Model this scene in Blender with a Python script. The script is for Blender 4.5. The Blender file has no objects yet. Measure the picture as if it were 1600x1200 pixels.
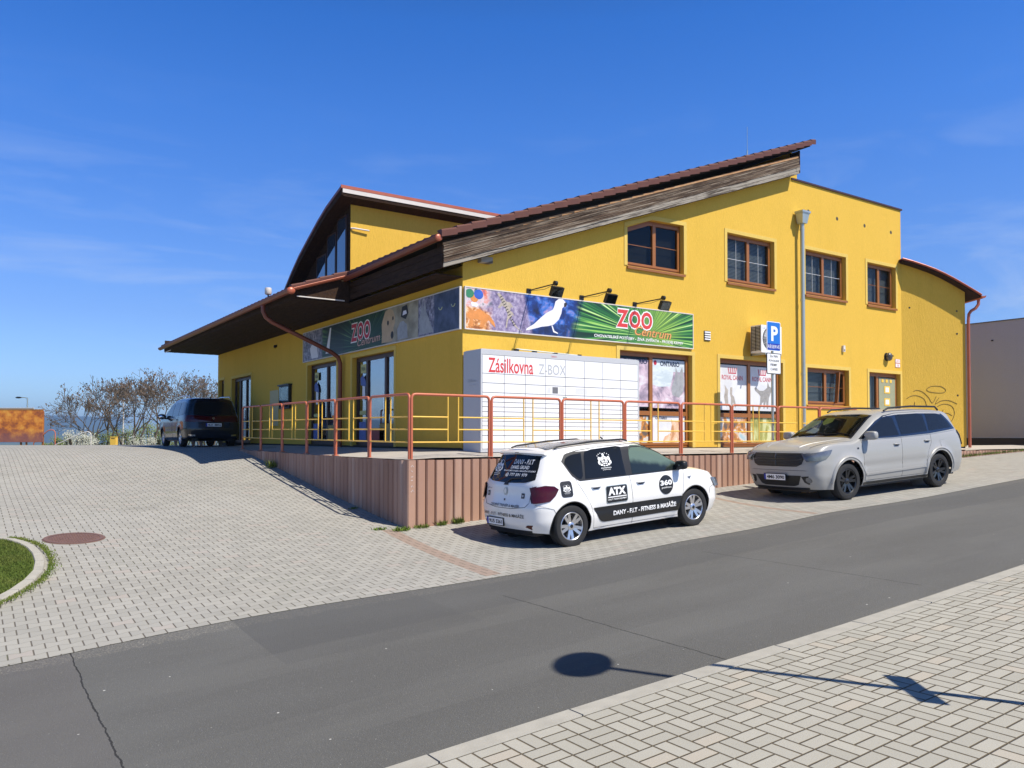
import bpy, bmesh, math, random
import numpy as np
from mathutils import Vector, Matrix
R=math.radians; pi=math.pi
random.seed(7)
S=bpy.context.scene; COL=S.collection
# ---------------- camera, sky, sun, exposure
cam=bpy.data.objects.new('camera',bpy.data.cameras.new('camera')); COL.objects.link(cam); S.camera=cam
CF,YAW,PIT,ROLL,SH=1263.2296,0.972921365,0.0248005633,0.00109855878,51.6876
CP0=Vector((-8.17043623,-13.7385449,0.704525612))
fw=Vector((math.cos(YAW)*math.cos(PIT),math.sin(YAW)*math.cos(PIT),math.sin(PIT)))
rr=Vector((math.sin(YAW),-math.cos(YAW),0)); uu=rr.cross(fw)
r2=rr*math.cos(ROLL)+uu*math.sin(ROLL); u2=-rr*math.sin(ROLL)+uu*math.cos(ROLL)
cam.matrix_world=Matrix(((r2.x,u2.x,-fw.x,CP0.x),(r2.y,u2.y,-fw.y,CP0.y),(r2.z,u2.z,-fw.z,CP0.z),(0,0,0,1)))
cam.data.sensor_width=36; cam.data.lens=CF/1600*36; cam.data.shift_y=SH/1600; cam.data.clip_end=20000; cam.data.clip_start=.05
S.render.resolution_x=1024; S.render.resolution_y=768
W=bpy.data.worlds.new('World'); S.world=W; W.use_nodes=True
SUND=Vector((-.43,1,-1.43)).normalized()
nt=W.node_tree; bg=nt.nodes['Background']; sky=nt.nodes.new('ShaderNodeTexSky'); sky.sky_type='NISHITA'; sky.sun_disc=False
sky.sun_elevation=math.asin(-SUND.z); sky.sun_rotation=math.atan2(-SUND.x,-SUND.y); sky.altitude=300; sky.air_density=1.0; sky.dust_density=.25; sky.ozone_density=3.0
hs=nt.nodes.new('ShaderNodeHueSaturation'); hs.inputs['Saturation'].default_value=1.0; hs.inputs['Value'].default_value=1.0
tint=nt.nodes.new('ShaderNodeMix'); tint.data_type='RGBA'; tint.blend_type='MULTIPLY'; tint.inputs[0].default_value=1
tg=nt.nodes.new('ShaderNodeTexCoord'); sz=nt.nodes.new('ShaderNodeSeparateXYZ'); nt.links.new(tg.outputs['Generated'],sz.inputs[0])
rp=nt.nodes.new('ShaderNodeValToRGB'); el=rp.color_ramp.elements   # clear blue deepens with height; overhead sky dimmed to deepen shadows (colours are thirds)
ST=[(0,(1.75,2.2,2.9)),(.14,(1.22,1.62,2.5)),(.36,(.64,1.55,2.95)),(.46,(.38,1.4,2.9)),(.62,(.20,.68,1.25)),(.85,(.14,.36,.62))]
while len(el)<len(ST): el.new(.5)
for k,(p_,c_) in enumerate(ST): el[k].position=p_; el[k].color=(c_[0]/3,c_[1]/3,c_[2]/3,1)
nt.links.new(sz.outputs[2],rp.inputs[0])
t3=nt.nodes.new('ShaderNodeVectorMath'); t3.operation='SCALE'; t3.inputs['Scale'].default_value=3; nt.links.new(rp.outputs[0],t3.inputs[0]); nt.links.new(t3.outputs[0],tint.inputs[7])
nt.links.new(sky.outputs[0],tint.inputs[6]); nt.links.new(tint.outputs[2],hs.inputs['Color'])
# thin cirrus wisps mixed in by direction
tc=nt.nodes.new('ShaderNodeTexCoord'); mp=nt.nodes.new('ShaderNodeMapping'); mp.inputs['Scale'].default_value=(1.2,2.6,9); mp.inputs['Rotation'].default_value=(.25,.1,.5)
nz=nt.nodes.new('ShaderNodeTexNoise'); nz.inputs['Scale'].default_value=2.2; nz.inputs['Detail'].default_value=9; nz.inputs['Roughness'].default_value=.62; nz.inputs['Distortion'].default_value=.6
cr=nt.nodes.new('ShaderNodeValToRGB'); cr.color_ramp.elements[0].position=.50; cr.color_ramp.elements[1].position=.80; cr.color_ramp.elements[1].color=(.40,.40,.40,1)
mx=nt.nodes.new('ShaderNodeMix'); mx.data_type='RGBA'
nt.links.new(tc.outputs['Generated'],mp.inputs[0]); nt.links.new(mp.outputs[0],nz.inputs['Vector']); nt.links.new(nz.outputs[0],cr.inputs[0])
cz=nt.nodes.new('ShaderNodeMapRange'); cz.interpolation_type='SMOOTHSTEP'; cz.inputs[1].default_value=.42; cz.inputs[2].default_value=.12; nt.links.new(sz.outputs[2],cz.inputs[0])
cm=nt.nodes.new('ShaderNodeMath'); cm.operation='MULTIPLY'; nt.links.new(cr.outputs[0],cm.inputs[0]); nt.links.new(cz.outputs[0],cm.inputs[1]); nt.links.new(cm.outputs[0],mx.inputs[0]); nt.links.new(hs.outputs[0],mx.inputs[6]); mx.inputs[7].default_value=(11,12.5,15,1)
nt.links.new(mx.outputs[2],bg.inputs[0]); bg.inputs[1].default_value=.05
sun=bpy.data.objects.new('sun',bpy.data.lights.new('sun','SUN')); COL.objects.link(sun); sun.data.energy=5.0; sun.data.angle=R(.53); sun.data.color=(1,.935,.82)
sun.rotation_euler=SUND.to_track_quat('-Z','Y').to_euler(); sun.location=(10,-20,30)
S.view_settings.view_transform='Standard'; S.view_settings.look='None'; S.view_settings.exposure=.38; S.view_settings.gamma=1
S.render.engine='CYCLES'
# ---------------- helpers
def tag(o,label=None,cat=None,group=None,kind=None):
    if label: o['label']=label
    if cat: o['category']=cat
    if group: o['group']=group
    if kind: o['kind']=kind
    return o
def thing(name,label,cat,loc=(0,0,0),rot=(0,0,0),group=None):
    o=bpy.data.objects.new(name,None); COL.objects.link(o); o.location=loc; o.rotation_euler=rot; o.empty_display_size=.1
    return tag(o,label,cat,group)
def copy_tree(o,parent=None):
    c=o.copy(); COL.objects.link(c)
    if parent: c.parent=parent
    for k in list(o.children): copy_tree(k,c)
    return c
class MB:
    def __init__(s): s.v=[];s.f=[];s.m=[]
    def add(s,vs,fs,m=0):
        n=len(s.v); s.v+=[tuple(v) for v in vs]; s.f+=[tuple(n+i for i in f) for f in fs]; s.m+=[m]*len(fs); return s
    def box(s,a,b,m=0,M=None):
        x0,x1=sorted((a[0],b[0]));y0,y1=sorted((a[1],b[1]));z0,z1=sorted((a[2],b[2]))
        vs=[Vector(p) for p in((x0,y0,z0),(x1,y0,z0),(x1,y1,z0),(x0,y1,z0),(x0,y0,z1),(x1,y0,z1),(x1,y1,z1),(x0,y1,z1))]
        if M is not None: vs=[M(v) if callable(M) else M@v for v in vs]
        return s.add(vs,[(3,2,1,0),(4,5,6,7),(0,1,5,4),(1,2,6,5),(2,3,7,6),(3,0,4,7)],m)
    def tube(s,pts,r,n=8,m=0,cap=True,r_end=None):
        pts=[Vector(p) for p in pts]; N=len(pts); vs=[];fs=[]
        up=None
        for i,p in enumerate(pts):
            d=(pts[min(i+1,N-1)]-pts[max(i-1,0)]).normalized()
            if up is None: up=Vector((0,0,1)) if abs(d.z)<.9 else Vector((1,0,0))
            a=d.cross(up).normalized(); b=a.cross(d).normalized(); up=b
            ri=r if r_end is None else r+(r_end-r)*i/(N-1)
            if isinstance(r,(list,tuple)): ri=r[i]
            for k in range(n):
                t=2*pi*k/n; vs.append(p+a*ri*math.cos(t)+b*ri*math.sin(t))
        for i in range(N-1):
            for k in range(n):
                k2=(k+1)%n; fs.append((i*n+k,i*n+k2,(i+1)*n+k2,(i+1)*n+k))
        if cap: fs.append(tuple(range(n))[::-1]); fs.append(tuple((N-1)*n+k for k in range(n)))
        return s.add(vs,fs,m)
    def lathe(s,prof,n=32,axis='y',o=(0,0,0),m=0,M=None):
        vs=[];fs=[]
        for (rad,h) in prof:
            for k in range(n):
                t=2*pi*k/n; c,q=rad*math.cos(t),rad*math.sin(t)
                v={'y':(c,h,q),'z':(c,q,h),'x':(h,c,q)}[axis]
                v=Vector(v)+Vector(o); vs.append(M(v) if M else v)
        P=len(prof)
        for i in range(P-1):
            for k in range(n):
                k2=(k+1)%n; fs.append((i*n+k,(i+1)*n+k,(i+1)*n+k2,i*n+k2))
        return s.add(vs,fs,m)
    def poly(s,pts,m=0): return s.add(pts,[tuple(range(len(pts)))],m)
    def prism(s,pts2,f,w0,w1,m=0):
        n=len(pts2); a=[f(p[0],p[1],w0) for p in pts2]; b=[f(p[0],p[1],w1) for p in pts2]
        return s.add(a+b,[tuple(range(n))[::-1],tuple(range(n,2*n))]+[(i,(i+1)%n,n+(i+1)%n,n+i) for i in range(n)],m)
    def sphere(s,c,rx,ry=None,rz=None,n=12,m=0,M=None):
        ry=ry or rx; rz=rz or rx; vs=[];fs=[]; h=n//2
        for i in range(h+1):
            a=-pi/2+pi*i/h
            for k in range(n):
                t=2*pi*k/n; v=Vector((c[0]+rx*math.cos(a)*math.cos(t),c[1]+ry*math.cos(a)*math.sin(t),c[2]+rz*math.sin(a)))
                vs.append(M(v) if M else v)
        for i in range(h):
            for k in range(n):
                k2=(k+1)%n; fs.append((i*n+k,i*n+k2,(i+1)*n+k2,(i+1)*n+k))
        return s.add(vs,fs,m)
    def build(s,name,mats,parent=None,smooth=None,fix=False):
        me=bpy.data.meshes.new(name); me.from_pydata([tuple(v) for v in s.v],[],s.f)
        if not isinstance(mats,(list,tuple)): mats=[mats]
        for x in mats: me.materials.append(x)
        me.polygons.foreach_set('material_index',s.m)
        if fix:
            bm=bmesh.new(); bm.from_mesh(me); bmesh.ops.remove_doubles(bm,verts=bm.verts,dist=1e-5); bmesh.ops.recalc_face_normals(bm,faces=bm.faces); bm.to_mesh(me); bm.free()
        if smooth is not None:
            me.polygons.foreach_set('use_smooth',[True]*len(me.polygons))
            if smooth<180: me.set_sharp_from_angle(angle=R(smooth))
        me.update()
        o=bpy.data.objects.new(name,me); COL.objects.link(o)
        if parent: o.parent=parent
        return o
# ---------------- text as 2-D mesh data fitted into a box
_tc={}
def text2d(body,bold=0.0,shear=0.0,align='CENTER'):
    key=(body,bold,shear,align)
    if key in _tc: return _tc[key]
    c=bpy.data.curves.new('t','FONT'); c.body=body; c.size=1; c.offset=bold; c.shear=shear; c.align_x=align; c.resolution_u=3
    o=bpy.data.objects.new('t',c); COL.objects.link(o); dg=bpy.context.evaluated_depsgraph_get(); dg.update()
    me=o.evaluated_get(dg).to_mesh()
    vs=[(v.co.x,v.co.y) for v in me.vertices]; fs=[tuple(p.vertices) for p in me.polygons]
    o.evaluated_get(dg).to_mesh_clear(); bpy.data.objects.remove(o); bpy.data.curves.remove(c)
    xs=[v[0] for v in vs]; ys=[v[1] for v in vs]; x0,x1,y0,y1=min(xs),max(xs),min(ys),max(ys)
    _tc[key]=([((v[0]-x0)/(x1-x0),(v[1]-y0)/(y1-y0)) for v in vs],fs); return _tc[key]
def put_text(mb,body,f,u0,u1,v0,v1,w=0.0,m=0,bold=0.0,shear=0.0,align='CENTER'):
    vs,fs=text2d(body,bold,shear,align)
    mb.add([f(u0+(u1-u0)*a,v0+(v1-v0)*b,w) for a,b in vs],fs,m)
# ---------------- shader helpers
class N:
    "tiny wrapper: math on shader sockets"
    def __init__(s,t,o): s.t=t;s.o=o
    def _m(s,op,*a,clamp=False):
        n=s.t.nodes.new('ShaderNodeMath'); n.operation=op; n.use_clamp=clamp
        for i,x in enumerate((s,)+a):
            if isinstance(x,N): s.t.links.new(x.o,n.inputs[i])
            else: n.inputs[i].default_value=x
        return N(s.t,n.outputs[0])
    def __add__(s,b): return s._m('ADD',b)
    def __sub__(s,b): return s._m('SUBTRACT',b)
    def __mul__(s,b): return s._m('MULTIPLY',b)
    def __truediv__(s,b): return s._m('DIVIDE',b)
    def floor(s): return s._m('FLOOR')
    def abs(s): return s._m('ABSOLUTE')
    def mod(s,b): return s._m('FLOORED_MODULO',b)
    def cos(s): return s._m('COSINE')
    def sin(s): return s._m('SINE')
    def lt(s,b): return s._m('LESS_THAN',b)
    def gt(s,b): return s._m('GREATER_THAN',b)
    def min(s,b): return s._m('MINIMUM',b)
    def max(s,b): return s._m('MAXIMUM',b)
    def pw(s,b): return s._m('POWER',b)
    def step(s,a,b):
        n=s.t.nodes.new('ShaderNodeMapRange'); n.interpolation_type='SMOOTHSTEP'; s.t.links.new(s.o,n.inputs[0]); n.inputs[1].default_value=a; n.inputs[2].default_value=b; return N(s.t,n.outputs[0])
    def inv(s): return s._m('MULTIPLY',-1.0)+1.0
class Mt:
    def __init__(s,name,rough=.6,metal=0.,spec=.5,coat=0.):
        s.m=bpy.data.materials.new(name); s.m.use_nodes=True; s.t=s.m.node_tree; s.b=s.t.nodes['Principled BSDF']
        s.b.inputs['Roughness'].default_value=rough; s.b.inputs['Metallic'].default_value=metal; s.b.inputs['Specular IOR Level'].default_value=spec
        s.b.inputs['Coat Weight'].default_value=coat; s.b.inputs['Coat Roughness'].default_value=.03
    def pos(s,kind='Position'):
        if kind=='Position': n=s.t.nodes.new('ShaderNodeNewGeometry'); return n.outputs['Position']
        n=s.t.nodes.new('ShaderNodeTexCoord'); return n.outputs[kind]
    def xyz(s,kind='Position'):
        n=s.t.nodes.new('ShaderNodeSeparateXYZ'); s.t.links.new(s.pos(kind),n.inputs[0]); return [N(s.t,n.outputs[i]) for i in range(3)]
    def noise(s,scale,detail=4,rough=.55,kind='Position',sc=(1,1,1),dist=0,vec=None):
        n=s.t.nodes.new('ShaderNodeTexNoise'); n.inputs['Scale'].default_value=scale; n.inputs['Detail'].default_value=detail; n.inputs['Roughness'].default_value=rough; n.inputs['Distortion'].default_value=dist
        p=s.t.nodes.new('ShaderNodeMapping'); p.inputs['Scale'].default_value=sc; s.t.links.new(vec or s.pos(kind),p.inputs[0]); s.t.links.new(p.outputs[0],n.inputs['Vector']); return N(s.t,n.outputs[0])
    def voro(s,scale,kind='Position',sc=(1,1,1),out='Distance'):
        n=s.t.nodes.new('ShaderNodeTexVoronoi'); n.inputs['Scale'].default_value=scale
        p=s.t.nodes.new('ShaderNodeMapping'); p.inputs['Scale'].default_value=sc; s.t.links.new(s.pos(kind),p.inputs[0]); s.t.links.new(p.outputs[0],n.inputs['Vector']); return N(s.t,n.outputs[out])
    def vec(s,x,y,z=0.0):
        n=s.t.nodes.new('ShaderNodeCombineXYZ')
        for i,q in enumerate((x,y,z)):
            if isinstance(q,N): s.t.links.new(q.o,n.inputs[i])
            else: n.inputs[i].default_value=q
        return n.outputs[0]
    def wn(s,x,y,z=0.0):
        n=s.t.nodes.new('ShaderNodeTexWhiteNoise'); s.t.links.new(s.vec(x,y,z),n.inputs[0]); return N(s.t,n.outputs[0])
    def mix(s,f,a,b,mode='MIX'):
        n=s.t.nodes.new('ShaderNodeMix'); n.data_type='RGBA'; n.blend_type=mode
        if isinstance(f,N): s.t.links.new(f.o,n.inputs[0])
        else: n.inputs[0].default_value=f
        for i,c in ((6,a),(7,b)):
            if isinstance(c,(tuple,list)): n.inputs[i].default_value=(*c,1) if len(c)==3 else c
            elif isinstance(c,N): s.t.links.new(c.o,n.inputs[i])
            else: s.t.links.new(c,n.inputs[i])
        return n.outputs[2]
    def ramp(s,f,stops):
        n=s.t.nodes.new('ShaderNodeValToRGB'); e=n.color_ramp.elements
        while len(e)<len(stops): e.new(.5)
        for i,(p,c) in enumerate(stops): e[i].position=p; e[i].color=(*c,1)
        s.t.links.new(f.o,n.inputs[0]); return n.outputs[0]
    def col(s,c):
        if isinstance(c,(tuple,list)): s.b.inputs['Base Color'].default_value=(*c,1)
        else: s.t.links.new(c,s.b.inputs['Base Color'])
        return s
    def rough(s,f): s.t.links.new(f.o,s.b.inputs['Roughness']); return s
    def bump(s,h,strength=.5,dist=.01):
        n=s.t.nodes.new('ShaderNodeBump'); n.inputs['Strength'].default_value=strength; n.inputs['Distance'].default_value=dist; s.t.links.new(h.o,n.inputs['Height']); s.t.links.new(n.outputs[0],s.b.inputs['Normal']); return s
def plain(name,c,rough=.5,metal=0,coat=0,var=.12,scale=6,spec=.5,bump=0):
    m=Mt(name,rough,metal,spec,coat); f=m.noise(scale,5,kind='Object')
    m.col(m.mix(f,tuple(x*(1-var) for x in c),tuple(min(1,x*(1+var)) for x in c)))
    if bump: m.bump(m.noise(scale*12,4,kind='Object'),bump,.004)
    return m.m
# ---------------- height of the ground (thin plate through surveyed spots)
GP=np.array([(-1.9,-1.5,-.82),(0,-1.5,-.73),(3,-1.5,-.54),(5.6,-1.5,-.40),(10,-1.5,-.17),(15.3,-1.5,.08),(18.3,-1.5,.2),(25,-1.5,.42),
(-.63,-4.28,-.92),(1.95,-4.28,-.775),(5.88,-4.56,-.494),(8.77,-4.78,-.33),
(-12,-5.45,-1.5),(-7.86,-5.45,-1.29),(-3.6,-5.45,-1.04),(.37,-5.45,-.80),(4.,-5.45,-.56),(10.9,-5.45,-.19),(18,-5.45,.15),(25,-5.45,.40),
(-12,-9.6,-1.5),(-6.26,-9.6,-1.2),(-4.5,-9.6,-1.09),(-1.64,-9.6,-.93),(1.1,-9.6,-.74),(4.5,-9.6,-.53),(10.9,-9.6,-.16),(18,-9.6,.17),(25,-9.6,.4),
(-5.9,-4.77,-1.10),(-6.97,-2.28,-.93),(-5.6,6.3,-.25),(-2,3.4,-.25),(-2,7.9,.31),(-4.5,11,.28),(-2,12,.37),(-7,12.5,.36),(-12,12,.36),(-6,16,.36),(-12,6.3,-.1),(-12,-1,-.75),(-20,6,-.1),(-20,12,.3),(-20,-5,-1.5),(-20,20,.3),(-2,20,.36),(10,20,.36),(25,20,.5),(10,8,.2),(25,8,.5),(2,6,.2)],float)
def _K(d): return d*np.log(d+1e-9)*.5
def _fit():
    n=len(GP); D=((GP[:,None,:2]-GP[None,:,:2])**2).sum(-1); A=np.zeros((n+3,n+3)); A[:n,:n]=_K(D)+np.eye(n)*.4; A[:n,n]=1; A[:n,n+1:]=GP[:,:2]; A[n,:n]=1; A[n+1:,:n]=GP[:,:2].T
    return np.linalg.solve(A,np.r_[GP[:,2],0,0,0])
GW=_fit()
def zg(x,y):
    xc=min(max(x,-22),27); yc=min(max(y,-12),20)
    d=(GP[:,0]-xc)**2+(GP[:,1]-yc)**2
    return float(_K(d)@GW[:-3]+GW[-3]+GW[-2]*xc+GW[-1]*yc)
def sheet(name,xs,y0,y1,ny,mat,off=0.0,zf=None,edge=None,skirt=0.0):
    "ground strip: y0,y1 may be functions of x"
    mb=MB(); vs=[]; zf=zf or zg
    Y0=y0 if callable(y0) else (lambda x:y0); Y1=y1 if callable(y1) else (lambda x:y1)
    for x in xs:
        for j in range(ny+1):
            y=Y0(x)+(Y1(x)-Y0(x))*j/ny; vs.append((x,y,zf(x,y)+off))
    fs=[(i*(ny+1)+j,(i+1)*(ny+1)+j,(i+1)*(ny+1)+j+1,i*(ny+1)+j+1) for i in range(len(xs)-1) for j in range(ny)]
    mb.add(vs,fs); return mb.build(name,mat,smooth=180)
def lin(a,b,n): return [a+(b-a)*i/n for i in range(n+1)]
# ================= MATERIALS
def m_behaton():
    m=Mt('interlocking concrete pavers',.85); x,y,z=m.xyz()
    L,H=.2,.139; nzv=m.noise(1.3,3); v=y/H; k=(v+.5).floor(); par=k.mod(2.0)*2.0-1.0
    wave=(x*(2*pi/L)).cos(); wv=wave*.10
    dj=(v-k-par*wv).abs()*H                       # distance to wavy bed joint
    row=(v-par*wv); r=(v-k-par*wv).gt(0.0)+k-1.0    # row index
    u=x/L+r.mod(2.0)*.5; ux=u.mod(1.0); de=(ux-.5).abs()*-1.0+.5; de=de*L
    joint=dj.step(.0018,.0045).inv()*.62; end=de.step(.0035,.0085).inv()
    j=joint.max(end); idn=m.wn(u.floor(),r)
    big=m.noise(.35,5); fine=m.noise(90,3); mid=m.noise(2.2,5)
    base=m.mix(idn*.75+fine*.25,(.285,.275,.245),(.37,.355,.315))
    base=m.mix(idn.gt(.955)*.45,base,(.36,.30,.265))
    base=m.mix(big.step(.40,.72)*.28,base,(.42,.41,.385)); base=m.mix(mid.step(.55,.8)*.22,base,(.25,.245,.22))
    oil=m.noise(.9,3,.5).step(.64,.74)*m.noise(6,4).step(.3,.7)*.30; base=m.mix(oil,base,(.16,.155,.14)); sand=m.noise(.5,4).step(.55,.8)*fine.step(.4,.6)*.25; base=m.mix(sand,base,(.40,.36,.29))
    # rust-red drainage rows between bays
    red=((x+y*-.10+2.16).abs().lt(.12)+(x+y*-.22-4.98).abs().lt(.07))*y.gt(-5.3)*y.lt(-1.5)
    red=red.min(1.0)*.75; base=m.mix(red,base,(.30,.205,.155))
    moss=(m.noise(.55,6).step(.5,.75))*(m.noise(14,3).step(.35,.65)); jc=m.mix(moss,(.115,.10,.078),(.10,.125,.05))
    m.col(m.mix(j,base,jc)); m.bump(j.inv()+fine*.12,.55,.012); return m.m
def m_basket():
    m=Mt('basket weave pavers',.85); x,y,z=m.xyz(); Lm=.2
    cx,cy=x/Lm,(y+9.86)/Lm; i,j=cx.floor(),cy.floor(); fx,fy=cx-i,cy-j; par=(i+j).mod(2.0)
    ex=(fx-.5).abs()*-1.0+.5; ey=(fy-.5).abs()*-1.0+.5; e=ex.min(ey)
    mx_=(fx-.5).abs(); my=(fy-.5).abs(); mid=mx_*par+my*par.inv(); d=e.min(mid)*Lm
    wob=m.noise(25,3)*.003; jt=(d+wob).step(.0040,.0100).inv()
    half=(fx.gt(.5))*par+(fy.gt(.5))*par.inv(); idn=m.wn(i,j,half); fine=m.noise(110,3); mid2=m.noise(5,4); big=m.noise(.6,4)
    base=m.mix(idn*.7+mid2*.3,(.34,.325,.275),(.43,.41,.35)); base=m.mix(fine.step(.45,.75)*.3,base,(.26,.245,.21)); base=m.mix(idn.gt(.9)*.35,base,(.42,.35,.27)); base=m.mix(big.step(.5,.8)*.2,base,(.44,.42,.38))
    jc=m.mix(m.noise(9,3),(.075,.055,.032),(.13,.10,.055)); m.col(m.mix(jt,base,jc)); m.bump(jt.inv()+fine*.15,.7,.012); return m.m
def m_asphalt():
    m=Mt('worn asphalt',.88); x,y,z=m.xyz(); f1=m.noise(160,3,.7); f2=m.noise(42,4,.7); big=m.noise(.45,5,.6,sc=(.5,1.4,1)); sp=m.voro(75); spc=m.voro(75,out='Color')
    base=m.mix(f1*.6+f2*.4,(.040,.039,.036),(.160,.157,.146)); base=m.mix(big.step(.35,.7)*.4,base,(.15,.15,.142))
    base=m.mix(sp.lt(.16)*spc.gt(.55)*.8,base,(.34,.33,.31))
    ws=m.voro(2.9); base=m.mix(ws.lt(.028)*.8,base,(.62,.61,.57))
    ws3=m.voro(5.1,sc=(1,1.7,1)); base=m.mix(ws3.lt(.028)*.7,base,(.5,.49,.46))
    tr=((y+7.0).abs().lt(.28)+(y+8.55).abs().lt(.28)).min(1.0)*m.noise(2.5,4,sc=(.25,1,1)).step(.35,.65)*.22; base=m.mix(tr,base,(.15,.147,.135))
    grit=(y+m.noise(6,4)*.25).gt(-5.55).max((y-m.noise(6,4)*.2).lt(-9.72))*.5*m.noise(60,3).step(.45,.7); base=m.mix(grit,base,(.33,.30,.25))
    # repair strip along the paving, and the bay left of the crack
    wy=m.noise(1.1,3)*.12
    strip=(y+wy).gt(-6.62)*x.gt(-5.9)*x.lt(30.); base=m.mix(strip*.34,base,(.075,.075,.075))
    bay=(y+wy).gt(-7.0)*x.gt(-5.9)*x.lt(-3.95); base=m.mix(bay*.22,base,(.07,.07,.07))
    wrm=x.lt(-7.33)*.25; base=m.mix(wrm,base,(.125,.112,.108))
    wob=(m.noise(3.5,5,.7)-.5)*.07; cr=None
    for cx,w,ya,yb in((-7.33,.006,-9.8,-5.3),(-3.22,.006,-9.8,-6.3),(.03,.005,-9.2,-6.2)):
        c=(x-cx+wob).abs().lt(w)*y.gt(ya)*y.lt(yb); cr=c if cr is None else cr.max(c)
    dirt=m.noise(1.6,4)*.25; edge=(y+dirt).lt(-9.35)*.35; base=m.mix(edge,base,(.20,.185,.15))
    base=m.mix(cr*.92,base,(.018,.017,.016)); m.col(base); m.bump(f1*.7+sp*.4-cr*2.0,.75,.008); return m.m
def m_stucco(name,a,b,warm=None):
    m=Mt(name,.92,spec=.25); f=m.noise(30,4,sc=(1,1,.28)); g=m.noise(1.3,5,sc=(1,1,.5)); h=m.noise(140,2,sc=(1,1,.4))
    x,y,z=m.xyz(); dr=m.noise(3.5,4,sc=(1,1,.08)).step(.5,.85)
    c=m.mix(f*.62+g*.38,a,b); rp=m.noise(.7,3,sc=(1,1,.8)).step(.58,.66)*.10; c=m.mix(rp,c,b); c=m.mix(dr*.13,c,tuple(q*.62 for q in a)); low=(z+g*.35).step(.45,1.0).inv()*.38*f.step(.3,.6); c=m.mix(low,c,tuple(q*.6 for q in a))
    m.col(c); m.bump(f*.6+h*.6,.9,.014); return m.m
def m_wood(name,a,b,c3,sc=(1,1,1)):
    m=Mt(name,.85,spec=.2); f=m.noise(16,6,.7,sc=sc); g=m.noise(3,4,sc=sc); k=m.ramp(f,[(.3,a),(.5,b),(.72,c3)]); m.col(m.mix(g.step(.55,.75)*.4,k,a)); m.bump(f,.8,.01); return m.m
def m_grass(name,a,b,c):
    m=Mt(name,.9,spec=.2); f=m.noise(1.5,5); g=m.noise(40,3); m.col(m.mix(g*.55,m.mix(f.step(.35,.65),a,b),c)); m.bump(g,.8,.03); return m.m
M={}
M['pav']=m_behaton(); M['bask']=m_basket(); M['asph']=m_asphalt()
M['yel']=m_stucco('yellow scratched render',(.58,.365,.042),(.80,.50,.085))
M['trim']=m_stucco('pale yellow trim render',(.66,.465,.105),(.71,.51,.135))
M['greyw']=m_stucco('grey render',(.37,.38,.43),(.42,.43,.48))
M['plinth']=plain('dark plinth',(.05,.045,.04),.9)
M['curb']=plain('concrete kerb',(.38,.36,.31),.9,var=.25,scale=7,bump=.4)
def m_fascia():
    m=Mt('weathered fascia boards',.85,spec=.2); x,y,z=m.xyz()
    s_=z-x*.36; f=m.noise(7,7,.72,vec=m.vec(x*.10,s_*7.0)); g=m.noise(2.5,6,.7,vec=m.vec(x*.45,s_*6.0,3.0)); hh=m.noise(9,4,.6,vec=m.vec(x*.5,s_*3.0))
    k=m.ramp(f,[(.38,(.035,.020,.013)),(.48,(.10,.062,.040)),(.56,(.22,.175,.13)),(.70,(.42,.375,.31))]); pale=(s_+(hh-.5)*.03).lt(4.255)*.7; k=m.mix(pale,k,(.40,.365,.31)); m.col(m.mix(g.step(.47,.6)*.8,k,(.035,.022,.015))); m.bump(f,.7,.01); return m.m
M['fascia']=m_fascia()
M['soffit']=m_wood('dark stained soffit boards',(.020,.010,.006),(.035,.018,.010),(.06,.032,.018),(1.2,.25,1))
M['orangewood']=m_wood('raw orange wood',(.30,.15,.07),(.42,.24,.12),(.5,.33,.2),(.3,1,1))
def m_tile():
    m=Mt('brown concrete tiles',.6,spec=.35); f=m.noise(5,5); g=m.noise(60,3); m.col(m.mix(f,(.085,.028,.02),(.15,.055,.038))); m.bump(g,.4,.005); return m.m
M['tile']=m_tile()
M['copper']=plain('copper red painted metal',(.42,.115,.06),.38,.15,var=.22,scale=4)
M['dcopper']=plain('brown red gutter metal',(.20,.055,.03),.4,.15,var=.25,scale=4)
M['whiteed']=plain('white weathered metal edge',(.62,.58,.54),.6)
M['galv']=plain('galvanised steel',(.44,.48,.46),.42,.6,var=.14,scale=3)
M['brownf']=plain('brown window wood',(.29,.105,.022),.45,var=.18,scale=5)
M['dbrownf']=plain('dark brown window frame',(.055,.022,.013),.45,var=.2)
M['dark']=plain('dark interior',(.012,.012,.013),.9)
M['black']=plain('black plastic',(.013,.013,.014),.45,var=.2,spec=.4)
M['rub']=plain('tyre rubber',(.016,.016,.017),.8,var=.3,scale=20,bump=.3)
M['railr']=plain('red oxide painted steel',(.50,.135,.065),.45,var=.15,scale=5)
M['raily']=plain('yellow painted steel',(.86,.52,.07),.42,var=.1,scale=5)
M['zwhite']=plain('white powder coated steel',(.80,.81,.83),.42,var=.015,scale=2)
M['zgrey']=plain('pale grey powder coated steel',(.50,.51,.53),.5,var=.03,scale=2)
M['line']=plain('shadow gap grey',(.07,.07,.08),.8)
M['redtx']=plain('red lettering',(.62,.045,.045),.5,var=.03)
M['gtx']=plain('grey lettering',(.42,.43,.45),.5,var=.03)
M['wht']=plain('white vinyl',(.82,.82,.82),.45,var=.02)
M['blk']=plain('black vinyl',(.012,.012,.013),.4,var=.1)
M['blue']=plain('traffic sign blue',(.012,.15,.56),.35,var=.04)
M['dblue']=plain('dark sign blue',(.01,.035,.35),.35,var=.04)
M['chrome']=plain('bright metal',(.75,.75,.76),.18,1,var=.03)
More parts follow.
